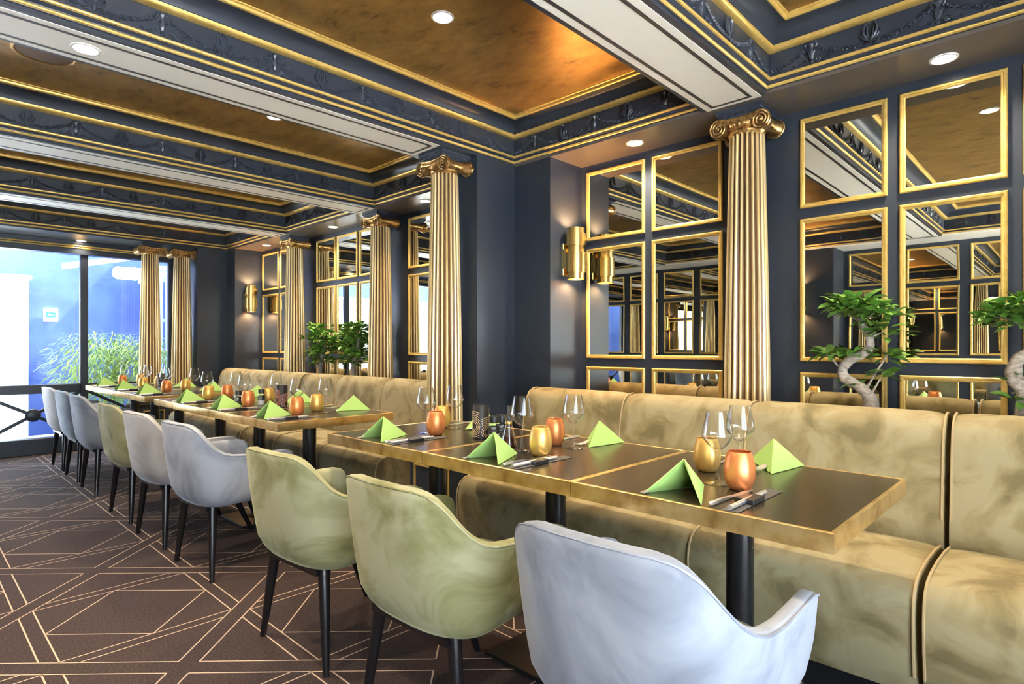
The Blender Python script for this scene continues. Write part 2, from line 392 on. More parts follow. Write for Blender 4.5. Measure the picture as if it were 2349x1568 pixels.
# ------------------------------------------------------------------ right wall with piers, niches and mirrors
w = MB()
w.box((WM, YB - 0.1, 0), (3.25, 8.1, 2.4))
for py in (2.63, 7.417):
    w.box((2.439, py, 0), (WM + 0.01, py + 0.315, ZS + 0.01))
w.box((WP, 2.33, 0), (WM + 0.01, 2.635, ZS + 0.01)); w.box((WP, 2.94, 0), (WM + 0.01, 3.26, ZS + 0.01))
w.box((WP, 7.165, 0), (WM + 0.01, 7.42, ZS + 0.01)); w.box((WP - 0.14, 7.72, 0), (WM + 0.01, 8.0, ZS + 0.01))
wr = tag(w.build('wall_right', 'navy', smooth=False), 'navy panelled wall with piers and mirrored niches', None, None, 'structure')
for a, b in ((YB, 2.33), (3.26, 7.165)):
    MB().box((WP + 0.004, a, 0), (WM + 0.004, b, 0.74)).build('niche_ledge', 'navy', wr, smooth=False)
ROWS = [(1.810, 2.245), (1.063, 1.756), (0.752, 1.007)]
def mirror(parent, x, nx, ya, yb, za, zb, fw=0.022, wob=0):
    # nx = -1: faces -X
    p = MB()
    p.box((x, ya, za), (x + nx * 0.004, yb, zb)) if nx > 0 else p.box((x - 0.004, ya, za), (x, yb, zb))
    po = p.build('mirror_pane', 'mirror', parent, smooth=False)
    def ff(k, t, h):
        return [(x + nx * h, ya + t, za + t), (x + nx * h, yb - t, za + t), (x + nx * h, yb - t, zb - t), (x + nx * h, ya + t, zb - t)][k]
    MB().ring4(ff, [(-0.001, 0), (-0.001, 0.010), (0.003, 0.014), (0.010, 0.013), (0.012, 0.0085), (0.015, 0.0095), (0.018, 0.008), (fw - 0.001, 0.005), (fw, 0.003)]).build('gold_frame', 'gold', po, True, 35)
COLS_A = [(1.859, 2.282), (1.384, 1.8096), (0.622, 0.988), (0.2065, 0.5726), (-0.209, 0.157), (-0.96, -0.594), (-1.376, -1.01)]
COLS_B = [(6.70, 7.118), (6.225, 6.65), (5.424, 5.796), (5.008, 5.379), (4.592, 4.962), (3.767, 4.190), (3.295, 3.718)]
for cA in COLS_A + COLS_B:
    for r in ROWS: mirror(wr, WM, -1, cA[0], cA[1], r[0], r[1])
# opposite wall
w = MB()
w.box((XR - 0.12, YB - 0.1, 0), (XR, 8.1, 2.4))
for a, b in ((2.07, 2.95), (6.9, 8.02)):
    w.box((XR - 0.01, a, 0), (XL - 0.022, b, ZS + 0.01))
wl = tag(w.build('wall_left', 'navy', smooth=False), 'navy wall opposite with mirrored folding panels, seen in the mirrors', None, None, 'structure')
OPP = [(1.53, 2.01), (0.94, 1.42), (0.36, 0.84), (-0.225, 0.255), (-0.81, -0.33), (-1.395, -0.915)] + [(4.60, 5.08), (4.015, 4.495), (3.43, 3.91), (5.185, 5.665), (5.77, 6.25), (6.36, 6.84)]
for a, b in OPP:
    mirror(wl, XR, 1, a, b, 1.86, 2.245); mirror(wl, XR, 1, a, b, 1.04, 1.81); mirror(wl, XR, 1, a, b, 0.25, 0.98)
# rear wall with a wide window behind the camera
w = MB()
w.box((-2.0, YB - 0.12, 0), (3.2, YB, 0.10)); w.box((-2.0, YB - 0.12, 2.20), (3.2, YB, 2.5)); w.box((-2.0, YB - 0.12, 0), (-1.60, YB, 2.5)); w.box((1.30, YB - 0.12, 0), (3.2, YB, 2.5))
tag(w.build('wall_rear', 'navy', smooth=False), 'navy rear wall around a wide window', None, None, 'structure')
def window(name, y, xs, z0, z1, rail, label, fr=0.036, glass_y=None):
    root = empty(name, (0, y, 0), 0, label, None, None, 'structure')
    for k, x in enumerate(xs): MB().bbox((x - fr, -0.035, z0), (x + fr, 0.035, z1), 0.006).build('post', 'navy', root, False)
    for a, b in zip(xs, xs[1:]):
        if rail:
            MB().bbox((a + fr, -0.03, rail[0]), (b - fr, 0.03, rail[1]), 0.006).build('rail', 'navy', root, False)
            MB().box((a + fr, -0.003, rail[1]), (b - fr, 0.003, z1)).build('pane', 'pane', root, False)
            MB().box((a + fr, -0.003, z0), (b - fr, 0.003, rail[0])).build('pane', 'pane', root, False)
        else:
            MB().box((a + fr, -0.003, z0), (b - fr, 0.003, z1)).build('pane', 'pane', root, False)
    return root
window('window_2', YB - 0.06, [-1.60, -0.64, 0.34, 1.30], 0.10, 2.20, None, 'wide window in the rear wall')
w1 = window('window_1', YW, [-1.36, -0.32, 0.562, 1.448, 2.32, 2.60], 0.164, 2.16, (0.640, 0.735), 'full-height glazed wall with cross-braced lower panels at the end of the room')
MB().bbox((-1.9, -0.06, 0), (2.63, 0.06, 0.17), 0.006).build('kick_plate', 'navy', w1, False)
MB().box((-1.9, -0.06, 2.15), (2.75, 0.06, 2.30)).build('head_rail', 'navy', w1, False)
for z in (2.218, 2.240): MB().tube([(-1.9, -0.062, z), (2.62, -0.062, z)], 0.008, 8).build('gold_moulding', 'gold', w1)
for a, b in ((-0.32, 0.562), (0.562, 1.448), (1.448, 2.32)):
    x0, x1 = a + 0.036, b - 0.036; xm, zm = (x0 + x1) / 2, 0.415
    for p, q in (((x0, 0.185), (x1, 0.645)), ((x0, 0.645), (x1, 0.185))):
        d = Vector((q[0] - p[0], 0, q[1] - p[1])).normalized(); n = Vector((-d.z, 0, d.x)) * 0.016
        P0, P1 = Vector((p[0], 0, p[1])), Vector((q[0], 0, q[1]))
        MB().rings([[P0 + n + Vector((0, y, 0)) if s > 0 else P0 - n + Vector((0, y, 0)) for s, y in ((1, -0.03), (1, -0.006), (-1, -0.006), (-1, -0.03))],
                    [P1 + n + Vector((0, y, 0)) if s > 0 else P1 - n + Vector((0, y, 0)) for s, y in ((1, -0.03), (1, -0.006), (-1, -0.006), (-1, -0.03))]], True, True).build('cross_bar', 'navy', w1, False)
    MB().lathe([(0.001, -0.045), (0.05, -0.045), (0.066, -0.036), (0.068, -0.008)], 24, (xm, 0, zm), 'y', 0).build('roundel', 'navy', w1)
tag(MB().box((2.60, YW - 0.05, 0), (3.2, YW + 0.1, 2.4)).box((-2.1, YW - 0.05, 0), (-1.36, YW + 0.1, 2.4)).build('wall_far', 'navy', smooth=False), 'narrow navy wall beside the glazing', None, None, 'structure')
# ------------------------------------------------------------------ columns
def make_column():
    c = empty('column')
    ph = 0.55
    p = MB()
    p.box((-0.16, -0.16, 0), (0.16, 0.16, 0.09)).box((-0.148, -0.148, 0.09), (0.148, 0.148, 0.50)).box((-0.165, -0.165, 0.515), (0.165, 0.165, ph))
    ped = p.build('pedestal', 'navy', c, False)
    for z, o in ((0.500, 0.157), (0.092, 0.154)):
        def gf(k, t, h, o=o): s = o + t; return [(-s, -s, h), (s, -s, h), (s, s, h), (-s, s, h)][k]
        MB().ring4(gf, [(-0.012, z), (0.0, z + 0.002), (0.004, z + 0.008), (0.0, z + 0.015), (-0.012, z + 0.016)]).build('gold_moulding', 'gold', ped)
    for rz in (0, math.pi / 2, math.pi, -math.pi / 2):
        def pf(k, t, h): return [(-0.148 - h, -0.105 + t, 0.15 + t), (-0.148 - h, 0.105 - t, 0.15 + t), (-0.148 - h, 0.105 - t, 0.435 - t), (-0.148 - h, -0.105 + t, 0.435 - t)][k]
        MB().ring4(pf, [(0, 0), (0, 0.006), (0.006, 0.008), (0.012, 0.005), (0.012, 0)]).xf(Matrix.Rotation(rz, 4, 'Z')).build('gold_panel_frame', 'gold', ped)
    MB().lathe([(0.12, ph), (0.145, ph + 0.004), (0.150, ph + 0.018), (0.145, ph + 0.032), (0.124, ph + 0.036), (0.120, ph + 0.046), (0.127, ph + 0.056), (0.120, ph + 0.066), (0.11, ph + 0.068)], 32).build('base', 'antique', c)
    # reeded shaft
    N, zb, zt = 20, ph + 0.06, 2.196
    R = []; mats = None
    for i in range(9):
        t = i / 8; z = zb + (zt - zb) * t
        r = 0.1095 - 0.027 * t ** 1.25
        ring = []; mm = []
        for k in range(N):
            for j in range(8):
                ph_ = 2 * math.pi * (k + j / 8) / N
                if j < 5:
                    u = (j / 4 - 0.5) * 2; d = 0.011 * math.sqrt(max(0, 1 - u * u * 0.96)); mm.append(0 if j < 4 else 1)
                else:
                    d = (-0.0005, -0.003, -0.0005)[j - 5]; mm.append(1)
                rr = r - 0.009 + d * (r / 0.1)
                ring.append((rr * math.cos(ph_), rr * math.sin(ph_), z))
        R.append(ring); mats = mm
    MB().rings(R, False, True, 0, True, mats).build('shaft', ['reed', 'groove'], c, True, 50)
    cap = empty('capital'); cap.parent = c
    MB().lathe([(0.078, 2.170), (0.086, 2.178), (0.0905, 2.188), (0.088, 2.194), (0.083, 2.197), (0.092, 2.203), (0.098, 2.212), (0.099, 2.225), (0.094, 2.235)], 36).build('necking', 'antique', cap)
    e = MB()
    for k in range(24):
        a = 2 * math.pi * k / 24
        e.ball((0.097 * math.cos(a), 0.097 * math.sin(a), 2.222), 0.0095, 6, 5, 0, (0.8, 0.8, 1.75))
    e.build('egg_moulding', 'antique', cap)
    for sx in (-1, 1):
        for sy in (-1, 1):
            v = MB(); y = sy * 0.103; z0 = 2.211; xf = sx * 0.098
            v.lathe([(0.046, 0.0), (0.047, -0.006), (0.047, -0.012), (0.044, -0.014)] if sx > 0 else [(0.044, 0.014), (0.047, 0.012), (0.047, 0.006), (0.046, 0.0)], 26, (xf, y, z0), 'x')
            v.lathe([(0.0455, 0.0), (0.0005, -0.001 * sx)], 26, (xf, y, z0), 'x', 1)
            pts = []; rad = []
            for i in range(46):
                t = i / 45; r = 0.0435 * (1 - t) ** 0.9 + 0.007 * t; a = math.pi / 2 - 2 * math.pi * 2.4 * t
                pts.append((xf + sx * 0.003, y + sy * r * math.cos(a), z0 + r * math.sin(a))); rad.append(0.0056 * (1 - 0.40 * t))
            v.tube(pts, rad, 6)
            v.ball((xf + sx * 0.003, y, z0), 0.008, 8, 5)
            v.build('volute', ['antique', 'antique_dark'], cap)
        b = MB()
        top = []
        for i in range(9):
            t = i / 8 * 2 - 1; top.append((t * 0.103, 2.252 - 0.012 * (1 - t * t)))
        for zoff, th in ((0.002, 0.0055), (-0.020, 0.0045)):
            b.tube([(sx * 0.101, y, z + zoff) for y, z in top], th, 6)
        b.rings([[(sx * 0.090, y, z + 0.004), (sx * 0.099, y, z + 0.004), (sx * 0.099, y, z - 0.022), (sx * 0.090, y, z - 0.022)] for y, z in top], True, True)
        b.build('volute_band', 'antique', cap)
    for sy in (-1, 1):
        b = MB()
        prof = []
        for i in range(13):
            t = i / 12 * 2 - 1; prof.append((0.0275 + 0.0185 * abs(t) ** 1.7 + (0.003 if i == 6 else 0), 0.096 * t))
        b.lathe(prof, 22, (0, sy * 0.103, 2.211), 'x')
        b.build('bolster', 'antique', cap)
    a = MB()
    for s, z0, z1 in ((0.092, 2.236, 2.262), (0.100, 2.2615, 2.268), (0.106, 2.268, 2.276), (0.1125, 2.276, 2.2925)): a.box((-s, -s, z0), (s, s, z1))
    a.build('abacus', 'navy_gloss', cap, False)
    return c
COLS = [((2.930, 1.192), 0, 'gold reeded column with scrolled capital beside the bonsai at the mirrors, nearest the camera'),
        ((2.317, 2.790), 0, 'gold reeded column in front of the navy pier between the two banquettes'),
        ((2.927, 4.394), 0, 'gold reeded column just past the two leafy bonsai trees, behind the middle banquette'),
        ((2.926, 5.988), 0, 'gold reeded column on the window side of the two leafy bonsai trees'),
        ((2.317, 7.560), math.pi / 2, 'gold reeded column at the glazing, the one touching the navy pier'),
        ((1.990, 7.560), math.pi / 2, 'gold reeded column at the glazing, the one standing before the bamboo'),
        ((2.930, -0.400), 0, 'gold reeded column beyond the right edge of the picture')]
proto = make_column()
for i, ((x, y), rz, lab) in enumerate(COLS):
    o = proto if i == 0 else copy_tree(proto)
    o.location = (x, y, 0); o.rotation_euler.z = rz
    tag(o, lab, 'column', 'reeded ionic columns')
# ------------------------------------------------------------------ lamps
def spot(name, parent, loc, rot, power, color, size=1.9, blend=0.6, rad=0.03):
    l = bpy.data.lights.new(name, 'SPOT'); l.energy = power; l.color = color; l.spot_size = size; l.spot_blend = blend; l.shadow_soft_size = rad
    o = bpy.data.objects.new(name, l); col.objects.link(o); o.parent = parent; o.location = loc; o.rotation_euler = rot
    return o
WARM = (1.0, 0.80, 0.56)
def downlight(x, y, z, label, power=50):
    r = empty('recessed_downlight', (x, y, z), 0, label, 'downlight', 'recessed ceiling downlights')
    MB().lathe([(0.050, 0.0), (0.049, -0.004), (0.041, -0.005), (0.039, -0.001), (0.039, 0.003)], 28).build('bezel', 'white', r)
    MB().lathe([(0.0395, -0.0022), (0.03, -0.0028), (0.0005, -0.003)], 28).build('lens', 'lens', r)
    spot('downlight_beam', r, (0, 0, -0.012), (0, 0, 0), power, WARM, 2.3, 0.8, 0.035)
downlight(0.513, 2.787, ZS - 0.0015, 'round downlight set in the cream beam at the upper left')
downlight(1.628, 1.975, ZC, 'round downlight in the bronze ceiling panel nearest the camera')
downlight(1.618, 3.577, ZC, 'round downlight in the second bronze panel, half hidden by a beam')
downlight(2.921, 0.394, ZS, 'round downlight above the mirrors at the upper right')
downlight(2.913, 1.826, ZS, 'round downlight above the mirrors beside the large brass sconce')
downlight(2.906, 3.741, ZS, 'round downlight just behind the column at the navy pier')
downlight(2.922, 5.193, ZS, 'round downlight above the mirrors between the two middle columns')
downlight(2.925, 6.667, ZS, 'round downlight above the far mirrors nearest the glazing')
downlight(1.406, 7.85, ZS - 0.001, 'round downlight in the soffit above the glazing', 8)
for x, y, w_ in ((1.62, 0.39, 'nearest bronze panel, over the first table'), (0.1, 0.39, 'nearest bronze panel, opposite side'), (0.1, 1.975, 'second bronze panel, opposite side'), (0.1, 3.577, 'third bronze panel, opposite side'), (1.62, 5.19, 'fourth bronze panel'), (1.62, 6.77, 'last bronze panel before the glazing')):
    downlight(x, y, ZC, 'round downlight in the ' + w_)
sp = empty('ceiling_speaker', (0.50, 3.60, ZC), 0, 'round brown speaker in the bronze ceiling behind the first cream beam', 'speaker')
MB().lathe([(0.13, 0.0), (0.13, -0.006), (0.118, -0.008), (0.112, -0.004)], 32).build('rim', 'ceil', sp)
MB().lathe([(0.113, -0.003), (0.0005, -0.005)], 32).build('grille', 'groove', sp)
def sconce(x, y, rz, label):
    r = empty('wall_sconce', (x, y, 0), rz, label, 'sconce', 'brass wall sconces')
    MB().bbox((-0.048, -0.016, 1.577), (0.048, 0.0, 1.777), 0.003).build('back_plate', 'brass', r, False)
    MB().box((-0.05, -0.04, 1.62), (0.05, -0.002, 1.74)).build('bracket', 'brass', r, False)
    segs = [('inner_tube', 0.053, 1.552, 1.868), ('outer_sleeve', 0.063, 1.592, 1.715), ('outer_sleeve', 0.063, 1.757, 1.832)]
    for nme, rad, a, b in segs:
        MB().lathe([(rad - 0.003, a), (rad, a), (rad, b), (rad - 0.003, b), (rad - 0.003, a)], 36, (0, -0.078, 0)).build(nme, 'brass', r, True, 30)
    MB().lathe([(0.0005, 1.70), (0.03, 1.70), (0.03, 1.73), (0.0005, 1.73)], 16, (0, -0.078, 0)).build('bulb_holder', 'white', r)
    for z, rx in ((1.84, math.pi), (1.58, 0)):
        spot('sconce_beam', r, (0, -0.070, z), (rx, 0, 0), 15, (1, 0.52, 0.20), 2.6, 0.7, 0.03)
sconce(2.921, 2.33, 0, 'large brass tube sconce on the niche wall beside the near mirrors')
sconce(2.921, 7.165, 0, 'small-looking brass tube sconce on the far niche wall near the glazing')
sconce(XL - 0.022, 2.42, math.pi / 2, 'brass tube sconce on the opposite pier, seen only in the mirrors')
# ------------------------------------------------------------------ banquettes
def cushion(prof, y0, y1, pinch, n=14):
    cx = sum(p[0] for p in prof) / len(prof); cz = sum(p[1] for p in prof) / len(prof)
    R = []
    for i in range(n + 1):
        t = i / n
        e = min(t, 1 - t) * (y1 - y0); k = 1 - pinch * math.exp(-e / 0.022)
        R.append([(cx + (x - cx) * k, y0 + (y1 - y0) * t, cz + (z - cz) * k) for x, z in prof])
    return MB().rings(R, True, True)
SEAT = [(2.09, 0.10), (2.065, 0.16), (2.050, 0.25), (2.045, 0.34), (2.052, 0.385), (2.070, 0.418), (2.100, 0.438), (2.16, 0.450), (2.28, 0.456), (2.42, 0.452), (2.53, 0.440), (2.57, 0.42), (2.57, 0.10)]
BACK = [(2.545, 0.435), (2.548, 0.52), (2.560, 0.66), (2.578, 0.78), (2.594, 0.835), (2.618, 0.870), (2.650, 0.888), (2.690, 0.893), (2.725, 0.884), (2.748, 0.860), (2.758, 0.82), (2.760, 0.60), (2.758, 0.30), (2.60, 0.30)]
def banquette(seams, label):
    y0, y1 = seams[0], seams[-1]
    r = empty('banquette', (2.4, (y0 + y1) / 2, 0), 0, label, 'banquette', 'khaki velvet banquettes')
    off = Matrix.Translation((-2.4, -(y0 + y1) / 2, 0))
    MB().box((2.12, y0 + 0.02, 0), (2.74, y1 - 0.02, 0.105)).xf(off).build('plinth', 'black', r, False)
    MB().box((2.58, y0 + 0.01, 0.10), (2.75, y1 - 0.01, 0.5)).xf(off).build('frame', 'sofa', r, False)
    for a, b in zip(seams, seams[1:]):
        cushion(SEAT, a + 0.001, b - 0.001, 0.045).xf(off).build('seat_cushion', 'sofa', r, True, 60)
        cushion(BACK, a + 0.001, b - 0.001, 0.05).xf(off).build('back_cushion', 'sofa', r, True, 60)
    for i, y in enumerate(seams):
        s = 0.006 if i == 0 else (-0.006 if i == len(seams) - 1 else 0)
        k = 0.985
        for prof, lo, hi in ((SEAT, 1, 11), (BACK, 1, 11)):
            cx = sum(p[0] for p in prof) / len(prof); cz = sum(p[1] for p in prof) / len(prof)
            MB().tube([(cx + (x - cx) * k, y + s, cz + (z - cz) * k) for x, z in prof[lo:hi]], 0.0042, 6).xf(off).build('piping', 'piping', r)
    return r
banquette([0.344, 1.055, 1.70, 2.375], 'khaki velvet banquette behind the three tables nearest the camera')
banquette([-1.52, -0.95, -0.34, 0.330], 'khaki velvet banquette cut off by the right edge of the picture')
banquette([3.13, 3.87, 4.56, 5.150], 'khaki velvet banquette behind the middle group of tables, below the leafy bonsai')
banquette([5.20, 5.87, 6.53, 7.13], 'khaki velvet banquette farthest away, in front of the small-looking sconce')
# ------------------------------------------------------------------ tables
ORD = ['first', 'second', 'third', 'fourth', 'fifth', 'sixth', 'seventh', 'eighth', 'ninth']
TX = 1.686; TY = [0.706, 1.393, 2.080, 3.266, 3.953, 4.640, 5.563, 6.250, 6.937]
TB, TD = 0.3425, 0.350
def make_table():
    r = empty('bistro_table')
    MB().box((-TD + 0.009, -TB + 0.009, -0.040), (TD - 0.009, TB - 0.009, 0.0)).xf(Matrix.Translation((0, 0, ZT))).build('table_top', 'top', r, False)
    def ef(k, t, h): return [(-TD + t, -TB + t, h), (TD - t, -TB + t, h), (TD - t, TB - t, h), (-TD + t, TB - t, h)][k]
    MB().ring4(ef, [(0.010, ZT - 0.044), (0.001, ZT - 0.044), (0, ZT - 0.042), (0, ZT - 0.001), (0.0015, ZT + 0.0008), (0.0085, ZT + 0.0008), (0.010, ZT - 0.001)]).build('brass_edging', 'edge', r, True, 30)
    MB().lathe([(0.038, 0.02), (0.038, ZT - 0.044)], 28, cap0=True, cap1=True).build('pole', 'black', r)
    MB().bbox((-0.186, -0.186, 0.0), (0.186, 0.186, 0.014), 0.004).lathe([(0.08, 0.014), (0.06, 0.022), (0.04, 0.026)], 24).build('base_plate', 'black', r, False)
    MB().box((-0.14, -0.03, -0.052), (0.14, 0.03, -0.040)).box((-0.03, -0.14, -0.052), (0.03, 0.14, -0.040)).xf(Matrix.Translation((0, 0, ZT))).build('bracket', 'black', r, False)
    return r
tproto = make_table()
TL = ['black-topped brass-edged bistro table nearest the camera, its corner projecting at the right',
      'black-topped brass-edged bistro table second from the camera, between two joined tables',
      'black-topped brass-edged bistro table third from the camera, in front of the navy pier',
      'black-topped brass-edged bistro table fourth from the camera, at the near end of the middle group',
      'black-topped brass-edged bistro table fifth from the camera, in the middle of the middle group',
      'black-topped brass-edged bistro table sixth from the camera, at the far end of the middle group',
      'black-topped brass-edged bistro table seventh from the camera, at the near end of the window group',
      'black-topped brass-edged bistro table eighth from the camera, in the middle of the window group',
      'black-topped brass-edged bistro table farthest from the camera, beside the glazing']
for i, y in enumerate(TY):
    t = tproto if i == 0 else copy_tree(tproto)
    t.location = (TX, y, 0); tag(t, TL[i], 'table', 'brass-edged bistro tables')
# ------------------------------------------------------------------ chairs
def curve_pt(l, a=0.25, b=0.296, n=3.0, arm=0.262, seg=40):
    # outer plan of the shell by arc length l (signed) from the middle of the back
    s = 1 if l >= 0 else -1; L = abs(l)
    pts = curve_pt.c.get((a, b, n, arm))
    if pts is None:
        P_ = []
        for i in range(seg + 1):
            ph = math.pi / 2 * i / seg
            P_.append((a * (1 - math.cos(ph) ** (2 / n)), b * math.sin(ph) ** (2 / n) if ph > 0 else 0))
        P_ += [(a + arm * k / 6, b - 0.012 * (k / 6) ** 2) for k in range(1, 7)]
        acc = [0]
        for p, q in zip(P_, P_[1:]): acc.append(acc[-1] + math.hypot(q[0] - p[0], q[1] - p[1]))
        pts = (P_, acc); curve_pt.c[(a, b, n, arm)] = pts
    P_, acc = pts
    t = L / TOTAL * acc[-1]
    for i in range(len(acc) - 1):
        if acc[i + 1] >= t: break
    u = (t - acc[i]) / max(acc[i + 1] - acc[i], 1e-9)
    x = P_[i][0] + (P_[i + 1][0] - P_[i][0]) * u; y = P_[i][1] + (P_[i + 1][1] - P_[i][1]) * u
    return x, s * y
curve_pt.c = {}
TOTAL = 0.70
HT = [(0, 0.755), (0.14, 0.755), (0.18, 0.748), (0.21, 0.731), (0.235, 0.708), (0.265, 0.672), (0.295, 0.640), (0.33, 0.617), (0.37, 0.604), (0.45, 0.597), (0.56, 0.597), (0.64, 0.596), (0.68, 0.584), (0.70, 0.560)]
def ztop(l):
    L = abs(l)
    for (a, za), (b, zb) in zip(HT, HT[1:]):
        if L <= b: return za + (zb - za) * (L - a) / (b - a)
    return HT[-1][1]
def shell_point(l, f, inner=0.0):
    # f = 0 lower rim .. 1 top edge on the outer face
    zt = ztop(l); zb = 0.355 + 0.035 * min(1, max(0, (abs(l) - 0.3) / 0.36))
    z = zb + (zt - zb) * f
    g = (z - 0.355) / 0.40                      # absolute height fraction
    sh = 0.075 * (1 - min(1, g)) ** 1.4 + 0.045 * max(0, 1 - f * 5) ** 2
    x, y = curve_pt(l)
    cx = 0.30
    k = 1 - sh * 1.55 - inner / 0.285
    x = cx + (x - cx) * (1 - sh * 2.3 - inner / 0.30) if x < cx else x - (x - cx) * 0.25 * max(0, 1 - f * 2.2)
    return Vector((x, y * k, z))
def make_chair(fabric):
    r = empty('dining_chair')
    R = []; n = 88
    for i in range(n + 1):
        l = -TOTAL + 2 * TOTAL * i / n
        zt = ztop(l); e = TOTAL - abs(l)
        ring = [shell_point(l, 0, 0.05)]
        for f in (0.0, 0.06, 0.16, 0.32, 0.5, 0.68, 0.84, 0.95): ring.append(shell_point(l, f))
        top = shell_point(l, 1.0)
        o1 = shell_point(l, 1.0, 0.010); o2 = shell_point(l, 1.0, 0.030); i1 = shell_point(l, 0.95, 0.042)
        o1.z = zt + 0.006; o2.z = zt + 0.006
        ring += [top, o1, o2, i1]
        for f in (0.75, 0.5, 0.27, 0.1): ring.append(shell_point(l, f, 0.046))
        if e < 0.03:      # rounded arm tip
            q = math.sqrt(max(0.0, 1 - ((0.03 - e) / 0.031) ** 2))
            c = Vector((0, 0, 0))
            for p in ring: c += p
            c /= len(ring)
            ring = [c + (p - c) * (0.35 + 0.65 * q) for p in ring]
        R.append(ring)
    sh = MB().rings(R, True, True).build('shell', fabric, r, True, 70)
    pp = []
    for i in range(n + 1):
        l = (-TOTAL + 0.02) + 2 * (TOTAL - 0.02) * i / n
        p = shell_point(l, 1.0, 0.001); p.z += 0.001; pp.append(p)
    MB().tube(pp, 0.0028, 5).build('piping', fabric, sh)
    # seat pad
    R = []
    for z, k in ((0.345, 0.62), (0.352, 0.80), (0.40, 0.90), (0.452, 0.90), (0.470, 0.84), (0.478, 0.66), (0.480, 0.3)):
        ring = []
        for j in range(28):
            a = 2 * math.pi * j / 28; ca, sa = math.cos(a), math.sin(a)
            ring.append((0.30 + 0.245 * k * math.copysign(abs(ca) ** 0.7, ca), 0.255 * k * math.copysign(abs(sa) ** 0.7, sa), z))
        R.append(ring)
    MB().rings(R, True, True).build('seat', fabric, r, True, 50)
    for top, foot in (((0.135, 0.165, 0.37), (0.108, 0.222, 0.0)), ((0.135, -0.165, 0.37), (0.108, -0.222, 0.0)), ((0.44, 0.185, 0.37), (0.60, 0.225, 0.0)), ((0.44, -0.185, 0.37), (0.60, -0.225, 0.0))):
        T, Fo = Vector(top), Vector(foot)
        MB().tube([T, T.lerp(Fo, 0.5), Fo], [0.022, 0.0175, 0.0115], 14).build('leg', 'blackwood', r)
    MB().box((0.10, -0.17, 0.33), (0.16, 0.17, 0.352)).box((0.40, -0.19, 0.33), (0.46, 0.19, 0.352)).box((0.14, -0.03, 0.33), (0.42, 0.03, 0.35)).build('under_frame', 'blackwood', r, False)
    return r
CH = [('grey', 0.918, 0.690, 0.00, 'pale blue-grey velvet armchair in the foreground, cut off by the bottom edge'),
      ('green', 0.910, 1.385, 0.02, 'sage green velvet armchair with a visible armrest, second from the camera'),
      ('green', 0.905, 2.085, 0.06, 'sage green velvet armchair third from the camera, its armrest hidden'),
      ('grey', 0.935, 3.225, 0.05, 'blue-grey velvet armchair with a long visible armrest, fourth from the camera'),
      ('lightgrey', 0.924, 3.905, 0.05, 'silver velvet armchair fifth from the camera, left of the blue-grey one'),
      ('green', 0.930, 4.603, 0.03, 'sage green velvet armchair among the grey ones, sixth from the camera'),
      ('grey', 0.943, 5.602, 0.02, 'blue-grey velvet armchair third from the glazing'),
      ('slate', 0.950, 6.268, 0.02, 'slate velvet armchair second from the glazing'),
      ('lightgrey', 0.950, 6.925, 0.02, 'silver velvet armchair nearest the glazing')]
cproto = {}
for fab, x, y, rz, lab in CH:
    if fab not in cproto: cproto[fab] = o = make_chair(fab)
    else: o = copy_tree(cproto[fab])
    o.location = (x, y, 0); o.rotation_euler.z = rz
    tag(o, lab, 'armchair', 'velvet armchairs along the aisle')
# ------------------------------------------------------------------ tableware
TN = ['nearest table', 'second table from the camera', 'third table from the camera', 'fourth table from the camera', 'fifth table from the camera', 'sixth table from the camera',
      'seventh table from the camera', 'eighth table from the camera', 'farthest table by the glazing']
def flap(A, B, C, th, out):
    # a thin folded paper triangle with thickness
    A, B, C = Vector(A), Vector(B), Vector(C); n = (B - A).cross(C - A).normalized() * th
    if n.dot(Vector(out)) < 0: n = -n
    return [A, B, C, A + n, B + n, C + n], [(0, 1, 2), (5, 4, 3), (0, 3, 4, 1), (1, 4, 5, 2), (2, 5, 3, 0)]
def napkin_parts(hw, dp, ht, ax):
    mb = MB()
    A = (ax, 0, ht); L = (0, hw, 0.001); Rr = (-0.012, -hw, 0.001); B = (dp, 0.012, 0.001)
    for c, o in ((L, (0, 1, 0.3)), (Rr, (0, -1, 0.3))):
        v, f = flap(A, c, B, 0.0022, o); mb.add(v, f)
        m1 = Vector(c).lerp(Vector(B), 0.04)
        A2 = Vector(A) - Vector((0, 0, 0.004)); v, f = flap(A2 * 0.985 + m1 * 0.015, Vector(c) * 0.94 + Vector(B) * 0.06, Vector(B) * 0.97 + Vector(c) * 0.03, 0.0015, (0, -o[1], 0)); mb.add(v, f)
    return mb
NAPF = napkin_parts(0.082, 0.185, 0.092, 0.055).mesh('napkin', 'napkin', False)
NAPB = napkin_parts(0.082, 0.190, 0.088, 0.060).mesh('napkin', 'napkin', False)
NF = [0.744, 1.446, 2.114, 3.203, 3.870, 4.537, 5.528, 6.225, 6.931]
for i, y in enumerate(NF):
    tag(link('folded_napkin', NAPF, None, (1.366, y, ZT), (0, 0, 0.02 * ((i * 5) % 3 - 1))), 'lime green napkin folded into a pyramid, chair side of the ' + TN[i], 'napkin', 'lime green folded napkins')
for i, y in enumerate(TY):
    yy = y + [0.018, 0.012, 0.0, -0.03, -0.02, -0.01, 0.0, 0.01, 0.0][i]
    tag(link('folded_napkin', NAPB, None, (2.018, yy, ZT), (0, 0, math.pi + 0.22 * (1 if i < 2 else 0.3))), 'lime green napkin folded into a pyramid, sofa side of the ' + TN[i], 'napkin', 'lime green folded napkins')
